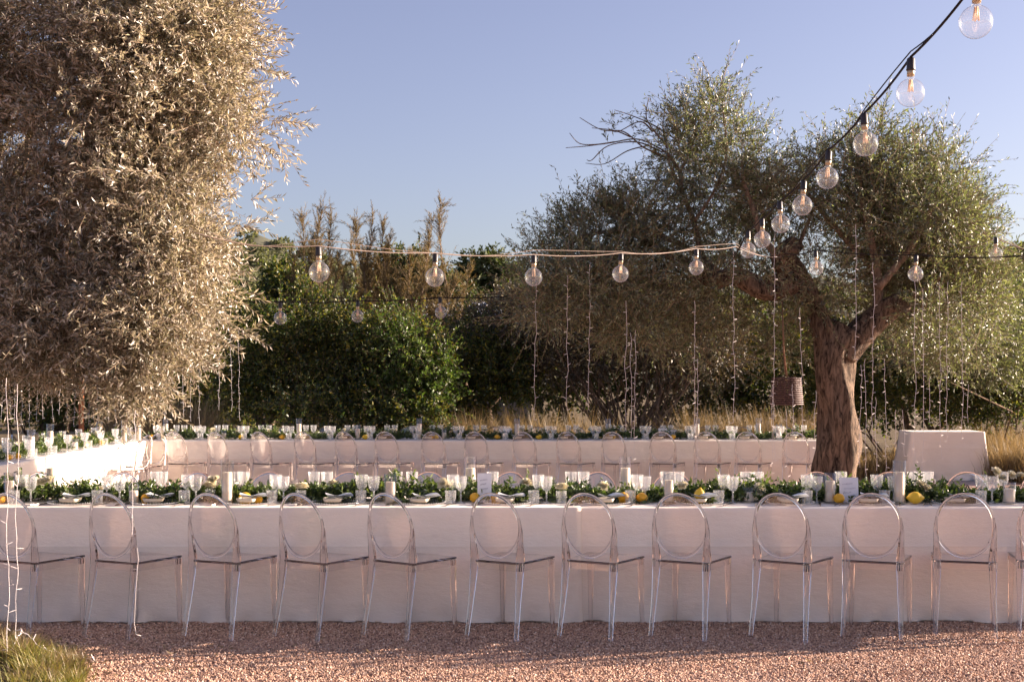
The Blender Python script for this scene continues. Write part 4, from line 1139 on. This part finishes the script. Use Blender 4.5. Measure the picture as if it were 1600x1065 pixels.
goblet0 = None
def goblet(loc, label, group, sc=1.0):
    global goblet0
    rz = rnd.uniform(0, 6)
    if goblet0 is None:
        goblet0 = thing('wine_goblet', label, 'glass', loc, rz, group)
        link('bowl', me_bowl, goblet0); link('stem', me_stem, goblet0); o = goblet0
    else: o = dup(goblet0, loc, rz, label, group)
    o.scale = (sc, sc, sc)
cand0 = {}
def candle(loc, label, tall=True, group=None, sx=1.0, sz=1.0):
    k = bool(tall)
    if k not in cand0:
        t = thing('candle_holder', label, 'candle', loc, 0, group)
        link('glass_cylinder', me_cyl if tall else me_cylS, t)
        c = link('candle', me_candle if tall else me_candleS, t); link('wick', me_wick if tall else me_wickS, c)
        cand0[k] = t
    else: t = dup(cand0[k], loc, rnd.uniform(0, 6), label, group)
    t.scale = (sx, sx, sz)
char0 = None
def charger(loc, label, group):
    global char0
    if char0 is None:
        char0 = thing('charger_plate', label, 'plate', loc, 0, group); link('plate_disc', me_charger, char0); link('bead_rim', me_beads, char0)
    else: dup(char0, loc, rnd.uniform(0, 6), label, group)
cup0 = None
def flowercup(loc, label, group):
    global cup0
    if cup0 is None:
        cup0 = thing('flower_cup', label, 'vase', loc, 0, group); link('cup', me_cup, cup0)
        for k, (x, y, z) in enumerate([(.012, -.006, .10), (-.016, .010, .108), (.0, .018, .095)]):
            r = link('rose', roses[k], cup0, (x, y, z), k); mb = MB(); mb.tube([(0, 0, 0.004), (-x * .5, -y * .5, -.08)], .002, 5); link('stem', mb.mesh('stem', M['stem']), r)
    else: dup(cup0, loc, rnd.uniform(0, 6), label, group)

ZT = TH + .0045
def N_(px, Y): return Vector(((px - 800) * Y / F, Y, ZT))

# ---- nearest table, front places (plates seen from the gravel side)
plates = [113, 243, 389, 523, 659, 792, 947, 1092, 1234, 1359, 1495]
gob_pairs = [(35, 48), (167, 187), (293, 306), (431, 443), (565, 584), (708, 720), (841, 854), (996, 1008), (1131, 1145), (1261, 1276), (1370, 1396), (1533, 1550)]
tumb = [22, 152, 288, 425, 564, 704, 834, 985, 1123, 1261, 1382, 1533]
for i, px in enumerate(plates):
    w = ORD[i]
    Yp = 8.56
    charger(N_(px, Yp), 'beaded glass charger at the %s setting from the left, nearest table' % w, 'charger plates on the nearest table')
    put('side_plate', me_dish, 'square sand-coloured plate on the %s charger from the left, nearest table' % w, 'plate', N_(px - 3, Yp) + Vector((0, 0, .0175)), rnd.uniform(-.15, .15), 'sand plates on the nearest table')
    put('napkin', me_napkin, 'folded pale napkin lying on the %s sand-coloured plate from the left' % w, 'napkin', N_(px + 4, Yp) + Vector((0.02, 0, .0425)), rnd.uniform(-.3, .5), 'napkins on the nearest table')
    for k, dx in enumerate((-.21, -.18)):
        put('fork', me_fork, ['outer', 'inner'][k] + ' fork beside the %s charger plate from the left, nearest table' % w, 'fork', N_(px, Yp - .03) + Vector((dx, 0, .001)), rnd.uniform(-.5, -.2), 'forks on the nearest table')
    put('knife', me_knife, 'knife beside the %s charger plate from the left, nearest table' % w, 'knife', N_(px, Yp - .03) + Vector((.20, 0, .001)), rnd.uniform(-.5, -.2), 'knives on the nearest table')
for i, (a, b) in enumerate(gob_pairs):
    goblet(N_(a, 8.72), 'left goblet of the %s front pair, counted from the left, nearest table' % ORD[i], 'crystal goblets on the nearest table')
    goblet(N_(b, 8.64), 'right goblet of the %s front pair, counted from the left, nearest table' % ORD[i], 'crystal goblets on the nearest table', .97)
    put('water_tumbler', me_tumb, 'short cut glass tumbler beside the %s front goblet pair, nearest table' % ORD[i], 'tumbler', N_(tumb[i], 8.60), rnd.uniform(0, 6), 'crystal tumblers on the nearest table')
for i, px in enumerate([110, 120, 131, 244, 253, 370, 380, 491, 511, 620, 644, 770, 892, 912, 1041, 1060, 1166, 1184, 1314, 1427, 1449, 1567]):
    goblet(N_(px, 9.0), 'crystal goblet behind the garland of the nearest table, %s from the left' % ORD[i], 'goblets on the inner side of the nearest table')
# candles of the nearest table: px, Y, tall, width, height, label
for px, Y, tall, sx, sz, lab in [
        (80, 9.02, 1, .95, .98, 'candle in a tall glass cylinder behind the garland near the left olive'), (355, 8.62, 1, .96, .98, 'tall pillar candle in glass beside two lemons'),
        (735, 8.98, 1, .97, 1, 'tall candle in glass cylinder behind the small upright card'), (977, 8.98, 1, .97, 1, 'tall candle in glass cylinder behind the pair of lemons'),
        (1405, 8.60, 1, .98, 1, 'tallest candle in glass in front of the cloth side table'), (1045, 8.66, 1, .85, .72, 'slim pale pillar candle between goblets and cream rose'),
        (610, 8.62, 1, .92, .68, 'stout candle in glass between the fifth and sixth near chairs'), (1297, 8.66, 1, .92, .70, 'pillar candle in glass beside the lemon and written card'),
        (209, 8.60, 0, .85, 1.0, 'small pillar candle beside a lone lemon near the second chair'), (1577, 8.60, 0, 1.05, 1.15, 'short candle in glass at the right end of the nearest table'),
        (1468, 9.0, 0, .95, 1.05, 'short candle behind the garland before the side table'), (458, 9.0, 0, .95, 1.05, 'short candle in tumbler behind the garland near the fourth chair'), (15, 8.66, 1, .85, .70, 'pillar candle at the left edge behind hanging fairy lights'),
        (1170, 8.72, 0, 1.0, .8, 'frosted votive half buried in the garland near the ninth chair')]:
    candle(N_(px, Y), lab, tall, 'candles on the nearest table', sx, sz)
def lemon(px, Y, rz, lab, ripe=False, sc=1.0, tilt=90, group='lemons on the nearest table', up=None):
    o = put('lemon', me_lemon2 if ripe else me_lemon, lab, 'lemon', N_(px, Y) + Vector((0, 0, .033 * sc)), 0, group)
    o.rotation_euler = (R(tilt), R(rnd.uniform(-10, 10)), rz); o.scale = (sc, sc, sc)
    if up: o.location.z = ZT + up * sc
lemon(2, 8.62, .3, 'orange-yellow lemon at the left edge of the nearest table', True, 1.0)
lemon(228, 8.62, .6, 'lone lemon beside the small pillar candle', True, 1.0, 90)
lemon(383, 8.66, 1.2, 'larger lemon of the two next to the tall candle', False, 1.1)
lemon(403, 8.60, .5, 'smaller lemon of the two next to the tall candle', True, .95)
lemon(742, 8.66, .4, 'orange lemon left of the small upright card', True, 1.05)
lemon(774, 8.68, .9, 'lemon peeking out right of the small upright card', True, 1.05)
lemon(974, 8.66, .2, 'lemon behind the tumbler, left of a pair', True, 1.1)
lemon(1003, 8.66, .8, 'lemon behind the goblet stem, right of a pair', True, 1.05)
lemon(1093, 8.64, .3, 'upright lemon standing on its end in the garland', False, 1.15, 12, up=.045)
lemon(1311, 8.60, .4, 'round lemon at the foot of the written card', True, 1.05)
lemon(1430, 8.58, 1.45, 'big yellow lemon lying beside the tallest candle', False, 1.25)
for i, (px, Y) in enumerate([(328, 8.72), (470, 8.66), (877, 8.62), (704, 8.84)]):
    flowercup(N_(px, Y), ['glass cup of cream roses between the third near chair and the tall candle', 'glass cup of roses behind the fourth near chair', 'frosted glass cup of roses by the seventh near chair', 'glass cup of cream roses hidden among leaves by the small card'][i], 'rose cups on the nearest table')

def card(px, Y, w, h, tilt, rz, lab, lines):
    t = thing('place_card', lab, 'card', N_(px, Y), rz)
    mb = MB(); Mx = Matrix.Rotation(R(tilt), 4, 'X')
    mb.box(-w / 2, w / 2, -.001, .001, 0, h, Mx); link('card_sheet', mb.mesh('card_sheet', M['paper'], False), t)
    mb = MB(); rr = random.Random(int(px))
    for (x0, z, ln) in lines:                       # looping handwriting, too small to read
        pts = []; n = 26
        for k in range(n + 1):
            u = k / n
            pts.append(Mx @ Vector((x0 + ln * u + .003 * math.sin(k * 1.9), -.0022, z + .006 * math.sin(k * 2.1 + rr.random()) * (.5 + rr.random() * .7) + .010 * u)))
        mb.tube(pts, .0008, 4)
    link('handwriting', mb.mesh('handwriting', M['ink'], False), t)
card(757, 8.66, .095, .20, -8, R(3), 'small tall white card with faint handwriting standing between two lemons', [(-.03, .15, .05), (-.028, .12, .04), (-.02, .09, .045)])
card(1327, 8.64, .125, .175, -14, R(-8), 'white card with flowing handwriting leaning by the round lemon', [(-.045, .125, .07), (-.035, .095, .08), (-.04, .065, .055), (-.01, .045, .05)])

# ---- garlands
def garland(label, axis, a0, a1, fixed, n_tw, seed, nrose, w=.135, hgt=.062, rose_at=None):
    rng = np.random.default_rng(seed)
    base = Vector((((a0 + a1) / 2, fixed, ZT) if axis == 'x' else (fixed, (a0 + a1) / 2, ZT)))
    t = thing('leaf_garland', label, 'garland', base, 0, 'leafy garlands along the tables')
    along = rng.uniform(a0, a1, n_tw); acr = rng.normal(0, w * .55, n_tw); h = np.abs(rng.normal(.02, hgt * .45, n_tw)) * (1.15 - np.minimum(1, np.abs(acr) / (w * 1.6))) + .008
    wave = 1 + .35 * np.sin(along * 2.3 + seed) + .25 * np.sin(along * 5.1); h = h * wave
    org = np.stack([along, fixed + acr, ZT + h], 1) if axis == 'x' else np.stack([fixed + acr, along, ZT + h], 1)
    d = rng.normal(0, .6, (n_tw, 3)); d[:, 2] = np.abs(d[:, 2]) * .75 + .1
    d = unit(d)
    ln = rng.uniform(.05, .11, n_tw)
    tall = rng.random(n_tw) < .025; ln = np.where(tall, ln * 1.5, ln)
    (LV, LF), (TV, TF) = sprays(rng, org, d, ln, 9, .042, .017, spread=.75, droop=.2, tw=.0018)
    LV[:, 2] = np.maximum(LV[:, 2], ZT + .002)
    TV[:, 2] = np.maximum(TV[:, 2], ZT + .002)
    b = np.array(base)
    o = link('foliage', npmesh('foliage', LV - b, LF, M['garland']), t); o['kind'] = 'stuff'
    o = link('twigs', npmesh('twigs', TV - b, TF, M['stem']), t); o['kind'] = 'stuff'
    pts = rose_at or [(rng.uniform(a0, a1), rng.uniform(-.1, .05), rng.uniform(.09, .13)) for _ in range(nrose)]
    for k, (u, v, z) in enumerate(pts):
        p = Vector((u, fixed + v, ZT + z)) if axis == 'x' else Vector((fixed + v, u, ZT + z))
        r = link('rose', roses[k % 3], t, p - base, k * 1.1); sc = rng.uniform(.8, 1.15); r.scale = (sc, sc, sc)
        r.rotation_euler = (R(rng.uniform(10, 60)), 0, rng.uniform(-.7, .7))
Yg = 8.83
npx = lambda px, Y=8.72: (px - 800) * Y / F
rose_at = [(npx(x), Yg and (8.72 - Yg), (786 - y) / 229.0) for x, y in [(70, 755), (77, 752), (64, 757), (330, 752), (337, 753), (692, 758), (700, 762), (822, 757), (826, 760), (940, 761), (946, 763), (1063, 763), (1068, 761), (1184, 770), (1190, 772), (1186, 764), (1443, 762), (1448, 766), (1438, 760), (1556, 740), (1580, 745), (1595, 746), (1566, 750), (520, 757), (155, 768)]]
garland('lush leafy garland with cream roses along the middle of the nearest table', 'x', -4.3, 4.1, Yg, 3900, 91, 0, rose_at=rose_at)
garland('leafy garland along the far table in front of the hedge', 'x', -5.5, 4.4, 17.92, 3000, 92, 26)
garland('leafy garland with many cream roses along the left side table', 'y', 11.4, 17.4, -5.42, 2300, 93, 34)

# ---- far table
GF = 'goblets on the far table'
fz = lambda px, Y: N_(px, Y)
fplaces = [268, 332, 400, 470, 535, 597, 668, 736, 808, 880, 950, 1028, 1098, 1163, 1236]
for i, px in enumerate(fplaces):
    w = ORD[i]
    goblet(fz(px - 24, 17.80), 'left goblet of the pair at the %s far table setting' % w, GF)
    goblet(fz(px - 15, 17.72), 'right goblet of the pair at the %s far table setting' % w, GF)
    goblet(fz(px + 8, 18.06), 'left goblet on the hedge side, opposite the %s far table setting' % w, GF)
    goblet(fz(px + 20, 18.10), 'right goblet on the hedge side, opposite the %s far table setting' % w, GF)
    put('water_tumbler', me_tumb, 'tumbler by the %s setting from the left on the far table' % w, 'tumbler', fz(px - 19, 17.68), 0, 'tumblers on the far table')
    charger(fz(px, 17.66), 'clear charger plate at the %s setting from the left on the far table' % w, 'charger plates on the far table')
    put('side_plate', me_dish, 'sand plate at the %s setting from the left on the far table' % w, 'plate', fz(px, 17.66) + Vector((0, 0, .0175)), 0.1, 'sand plates on the far table')
    put('napkin', me_napkin, 'napkin on the %s plate from the left on the far table' % w, 'napkin', fz(px + 2, 17.66) + Vector((0, 0, .0425)), .2, 'napkins on the far table')
for px, Y, tall, sz, lab in [(259, 18.0, 1, .96, 'tall candle in glass at the corner of the far table'), (467, 17.78, 1, 1.0, 'tall candle in glass on the far table below the hedge centre'), (559, 17.78, 1, .68, 'stout candle on the far table left of the bright shrub'), (655, 17.78, 1, 1, 'tall candle in glass on the far table before the bright shrub'),
                             (808, 17.78, 1, 1, 'tall candle in glass on the far table beside the dry grass'), (950, 18.1, 1, .95, 'tall candle behind the garland before the multi-stemmed bush'), (1089, 17.78, 1, 1, 'tall candle on the far table before the golden grass'), (1185, 18.0, 1, 1.0, 'tall candle on the far table under the woven lampshade'), (1217, 17.78, 1, .72, 'stout candle near the trunk end of the far table'),
                             (694, 17.8, 0, 1.1, 'short candle on the far table right of the bright shrub'), (275, 17.8, 0, 1, 'short candle at the left corner setting of the far table'), (350, 17.8, 0, 1, 'short candle on the far table below the left olive fringe'), (866, 18.0, 0, 1.0, 'short candle on the far table amid the dry grass'), (1134, 18.0, 0, 1.0, 'short candle on the far table left of the lampshade')]:
    candle(fz(px, Y), lab, tall, 'candles on the far table', .92, sz)
for i, px in enumerate([237, 376, 441, 571, 674, 682, 777, 842, 950, 957, 1052, 1240]):
    lemon(px, 17.76, rnd.uniform(0, 3), 'tiny-looking lemon on the far table, %s from the left' % ORD[i], i % 2 == 0, 1.05, group='lemons on the far table')
# cards on the far table
card(1036, 17.9, .12, .15, -10, .1, 'white card on the far table leaning left beside its twin', [(-.04, .10, .07)])
card(1049, 17.9, .14, .13, -10, -.1, 'wider white card on the far table right of its twin', [(-.04, .08, .07)])
card(793, 17.9, .14, .15, -10, .2, 'white card on the far table beside the dry grass candle', [(-.04, .10, .07)])

# ---- left side table
def A_(x, Y): return Vector((x, Y, ZT))
arm_c = [(-5.22, 13.9, 1, 1.0, 'slim candle in glass, nearer of two side by side on the left table'), (-5.34, 14.8, 1, 1.1, 'tallest candle in glass on the left table'), (-5.35, 16.6, 1, 1.0, 'tall candle on the left table below the rusty post'), (-5.15, 17.0, 1, 1.0, 'tall candle on the left table near the far corner'), (-5.05, 17.3, 1, .8, 'slim candle at the inner corner of the left table'),
         (-5.12, 15.0, 0, 1.1, 'short candle in glass among roses on the left table'), (-5.25, 12.8, 0, 1.1, 'short votive among roses at the near end of the left table')]
for x, Y, tall, sz, lab in arm_c: candle(A_(x, Y), lab, tall, 'candles on the left side table', .95, sz)
for i, Y in enumerate([12.4, 13.0, 13.6, 14.2, 14.8, 15.4, 16.0, 16.6, 17.2]):
    w = ORD[i]
    goblet(A_(-5.62, Y), 'goblet on the outer side of the left table, %s from the near end' % w, 'goblets on the left side table')
    goblet(A_(-5.18, Y + .1), 'nearer goblet of the %s inner pair along the left table' % w, 'goblets on the left side table')
    goblet(A_(-5.20, Y + .2), 'farther goblet of the %s inner pair along the left table' % w, 'goblets on the left side table')
    charger(A_(-5.17, Y + .38), 'charger plate on the inner side of the left table, %s from the near end' % w, 'charger plates on the left side table')
    put('water_tumbler', me_tumb, 'tumbler on the left side table, %s from the near end' % w, 'tumbler', A_(-5.14, Y + .16), 0, 'tumblers on the left side table')
for i, (x, Y) in enumerate([(-5.16, 13.15), (-5.14, 13.3), (-5.2, 16.2), (-5.22, 15.7)]):
    o = put('lemon', me_lemon2, ['lemon on the left table, nearer of two touching', 'lemon on the left table, farther of two touching', 'single lemon among goblets on the left table', 'lone lemon half under leaves midway along the left table'][i], 'lemon', A_(x, Y) + Vector((0, 0, .034)), 0, 'lemons on the left side table')
    o.rotation_euler = (R(90), 0, i)

# ================================================================== LIGHT STRINGS
BR = 0.0625
me_globe = lathe_mesh('bulb', [(.0145, 0.0), (.0155, -.012), (.019, -.020)] + [(BR * math.sin(a), -.083 + BR * math.cos(a)) for a in np.linspace(R(18), R(179.5), 18)], 28, M['bulb_glass'], captop=False)
me_collar = lathe_mesh('collar', [(.0165, -.010), (.0165, .014), (.0145, .016)], 14, M['brass'])
me_socket = lathe_mesh('socket', [(.0185, .0145), (.021, .018), (.0185, .026), (.0175, .066), (.012, .072)], 14, M['socket'])
def fil():
    mb = MB()
    for k in range(4):
        a = k * math.pi / 2
        mb.tube([(.006 * math.cos(a), .006 * math.sin(a), -.025), (.011 * math.cos(a), .011 * math.sin(a), -.078)], .0028, 6)
    return mb.mesh('filament', M['filament'])
def fpost():
    mb = MB(); mb.tube([(0, 0, 0), (0, 0, -.03), (0, 0, -.05)], [.009, .006, .002], 8); return mb.mesh('glass_mount', M['glass'])
me_fil, me_mount = fil(), fpost()

def string(label, bulbs, pre, post, cable_mat, seed, second=None, rad=.006):
    """bulbs: (px, py of globe centre, pixel radius)"""
    pos = []
    for px, py, r in bulbs:
        Y = F * BR / r
        pos.append(P(px, py, Y) + Vector((0, 0, .083)))
    t = thing('string_light', label, 'string lights', pos[0], 0, 'strings of globe bulbs')
    base = Vector(pos[0])
    top = [p + Vector((0, 0, .075)) for p in pos]
    chain = [Vector(p) for p in pre] + top + [Vector(p) for p in post]
    rr = random.Random(seed)
    path = []
    for i in range(len(chain) - 1):
        a, b = chain[i], chain[i + 1]; L = (b - a).length; n = 8
        for k in range(n):
            u = k / n; path.append(a.lerp(b, u) + Vector((0, 0, -.035 * L * 4 * u * (1 - u) * .5)))
    path.append(chain[-1])
    mb = MB(); mb.tube([p - base for p in path], rad, 6)
    link('cable', mb.mesh('cable', M[cable_mat]), t)
    mb = MB()
    mb.tube([p - base + Vector((0, 0, .018 + .022 * math.sin(i * .35 + seed))) for i, p in enumerate(path)], rad * .55, 5)
    link('support_wire', mb.mesh('support_wire', M[second or cable_mat]), t)
    for i, p in enumerate(pos):
        g = link('bulb', me_globe, t, p - base, rr.uniform(0, 6))
        g.rotation_euler = (rr.uniform(-.06, .06), rr.uniform(-.06, .06), rr.uniform(0, 6))
        link('socket', me_socket, g); link('collar', me_collar, g); link('filament', me_fil, g); link('glass_mount', me_mount, g)
string('string of large clear globe bulbs running from overhead on the right into the forked olive', [(1526, 35, 26), (1423, 145, 22), (1351, 225, 19.3), (1294, 278, 17.2), (1255, 321, 15.6), (1219, 350, 14.4), (1191, 374, 13.2), (1169, 391, 12.2)], [P(1640, -190, 3.9)], [P(1140, 412, 11.2), P(1120, 425, 12.6)], 'cable', 1)
string('string of globe bulbs sagging across the sky between the two olives', [(498, 425, 16.2), (680, 433, 15), (834, 433, 14), (970, 428, 13), (1088, 418, 11.8)], [P(300, 362, 7.3), P(392, 383, 7.5)], [P(1150, 385, 11.4), P(1225, 400, 13.6)], 'tan_cable', 2, rad=.0032)
string('lower string of small globe bulbs in front of the tamarisks', [(438, 497, 10), (559, 494, 9.7), (688, 488, 9.3)], [P(300, 462, 12.3)], [P(800, 462, 13.8), P(900, 440, 14.0)], 'cable', 3)
string('level black string of globe bulbs across the forked olive to the right edge', [(1275, 419, 11.2), (1431, 428, 11.8)], [P(1225, 395, 12.6)], [P(1600, 400, 10.7), P(1760, 398, 10.7)], 'cable', 4, rad=.005)
string('short string with a single globe bulb at the right edge of the olive', [(1556, 397, 10.6)], [P(1500, 388, 13.2)], [P(1600, 389, 11.9), P(1760, 405, 11.9)], 'tan_cable', 5, rad=.004)

def curtain(label, strands, seed, lead=True):
    """strands: (px, top py, bottom py, Y)"""
    rr = random.Random(seed)
    s0 = strands[0]; base = P(s0[0], s0[1], s0[3])
    t = thing('fairy_light_curtain', label, 'fairy lights', base, 0, 'hanging fairy light curtains')
    tops = []
    for px, y0, y1, Y in strands:
        a = P(px, y0, Y); b = P(px + rr.uniform(-3, 3), y1, Y); L = (a - b).length
        n = max(6, int(L / .055)); pts = []; mb = MB(); j = Vector((0, 0, 0))
        for k in range(n + 1):
            u = k / n
            j = j * .7 + Vector((rr.uniform(-1, 1), rr.uniform(-1, 1), 0)) * .008
            pts.append(a.lerp(b, u) + j * (1 if k > 0 else 0))
        r = .0022 if Y > 9 else .0017
        mb.tube([p - base for p in pts], r, 4)
        sd = 1
        for k in range(2, n + 1, 2):
            p = pts[k]; sd = -sd; e = p + Vector((sd * rr.uniform(.022, .036), rr.uniform(-.02, .02), rr.uniform(-.014, .02)))
            mb.tube([p - base, p.lerp(e, .5) - base, e - base], [r * 1.1, r * 1.6, r * 1.2], 4)
        link('strand', mb.mesh('strand', M['fairy'], False), t)
        tops.append(a)
    if lead:
        tops.sort(key=lambda v: v.x); mb = MB()
        mb.tube([p - base for p in tops], .0022, 4); link('lead_wire', mb.mesh('lead_wire', M['fairy'], False), t)
rr = random.Random(77)
curtain('fairy light curtain hanging below the left olive behind the left table', [(x, 560 + rr.uniform(-10, 10), 660 + rr.uniform(-14, 10), 18.9 + rr.uniform(-.4, .4)) for x in (5, 14, 24, 33, 44, 58, 66, 80, 95, 104, 118, 140, 152, 168, 180)], 1)
curtain('fairy light curtain hanging at the fringe of the left olive before the dark hedge', [(x, 490 + rr.uniform(-14, 30), 655 + rr.uniform(-16, 10), 18.6 + rr.uniform(-.3, .3)) for x in (238, 262, 287, 297, 312, 343, 360, 373)], 2)
curtain('sparse fairy light strands hanging before the multi-stemmed bush', [(887, 430, 640, 13.0), (922, 410, 640, 13.1), (837, 420, 655, 13.2), (978, 470, 672, 13.0), (985, 520, 684, 13.05), (993, 515, 735, 13.1), (1085, 470, 690, 12.8), (1090, 560, 745, 12.9), (1146, 392, 660, 12.7)], 3, False)
curtain('dense fairy light strands hanging around the forked olive trunk', [(1211, 365, 720, 12.6), (1250, 480, 690, 12.9), (1207, 600, 740, 12.8), (1228, 640, 745, 13.2), (1238, 600, 705, 12.9), (1275, 610, 700, 12.9), (1337, 350, 560, 12.9), (1364, 410, 690, 13.0), (1345, 570, 730, 13.2), (1352, 560, 742, 13.0), (1368, 620, 735, 13.2), (1382, 560, 738, 13.1), (1400, 640, 700, 13.4)], 4, False)
curtain('fairy light strands hanging in front of the small side table', [(1429, 440, 738, 12.9), (1442, 450, 740, 13.0), (1468, 440, 715, 13.0), (1481, 440, 690, 13.2), (1503, 440, 685, 12.9), (1410, 640, 712, 13.3), (1452, 590, 660, 13.5), (1513, 600, 660, 13.4)], 5, False)
curtain('fairy light strands dangling in front of the first near chair', [(10, 590, 1062, 6.9), (27, 600, 1000, 7.05), (212, 640, 835, 7.3), (214, 855, 990, 7.2)], 6, False)
def ground_lights():
    mb = MB(); r2 = random.Random(8); base = Vector(((40 - 800) * 7.0 / F, 7.0, 0))
    pts = [P(8, 1062, 6.9) + Vector((0, 0, .06)), P(25, 1000, 7.05), P(40, 990, 7.1), P(62, 1010, 7.0), P(95, 1022, 7.0), P(130, 1028, 6.95), P(150, 1034, 6.9)]
    path, _ = smooth_path(pts, [1] * len(pts), 5)
    path = [Vector((p.x, p.y, max(p.z, .02) + r2.uniform(0, .012))) for p in path]
    mb.tube([p - base for p in path], .0018, 4)
    for k in range(1, len(path), 2):
        e = path[k] + Vector((r2.uniform(-.03, .03), r2.uniform(-.02, .02), r2.uniform(0, .03))); mb.tube([path[k] - base, e - base], .0026, 4)
    o = link('fairy_light_tail', mb.mesh('fairy_light_tail', M['fairy'], False), None, base); tag(o, 'loose end of fairy lights trailing over the grass onto the gravel', 'fairy lights')
ground_lights()

def lampshade():
    Y = 13.3; c = P(1229, 611, Y); t = thing('woven_lampshade', 'dark woven lampshade hanging by a rope from the forked olive', 'lamp', c)
    s = F / Y; r0 = 24 / s; r1 = 21 / s; h = 40 / s; n = 44; rows = 13
    mb = MB()
    for j in range(rows):
        u = j / (rows - 1); r = r0 + (r1 - r0) * u; z = -h / 2 + h * u
        ring = []
        for k in range(n):
            a = 2 * math.pi * k / n; q = r + (.0055 if (k + j) % 2 else -.0055)
            ring.append((q * math.cos(a), q * math.sin(a), z))
        mb.tube(ring, h / rows * .46, 5, closed=True)
    link('weave', mb.mesh('weave', M['wicker']), t)
    mb = MB()
    for k in range(0, n, 2):
        a = 2 * math.pi * (k + .5) / n; mb.tube([(r0 * math.cos(a), r0 * math.sin(a), -h / 2), (r1 * math.cos(a), r1 * math.sin(a), h / 2)], .005, 5)
    link('ribs', mb.mesh('ribs', M['wicker']), t)
    mb = MB(); ring = [((r1 - .004) * math.cos(2 * math.pi * k / n), (r1 - .004) * math.sin(2 * math.pi * k / n), h / 2) for k in range(n)]
    mb.tube(ring, .011, 6, closed=True)
    for k in range(4): a = k * math.pi / 2; mb.tube([(r1 * math.cos(a), r1 * math.sin(a), h / 2), (0, 0, h / 2 + .03)], .004, 5)
    link('top_ring', mb.mesh('top_ring', M['wicker']), t)
    mb = MB(); top = P(1222, 470, Y + .4) - c
    mb.tube([(0, 0, h / 2 + .02), (-.02, .05, h / 2 + .3), tuple(top)], [.011, .010, .008], 7, fn=lambda a, p, i: 1 + .2 * math.sin(3 * a + p.z * 60)); link('rope', mb.mesh('rope', M['rope']), t)
lampshade()
print('objects', len(bpy.data.objects), 'tris', sum(len(o.data.polygons) for o in bpy.data.objects if o.type == 'MESH'))
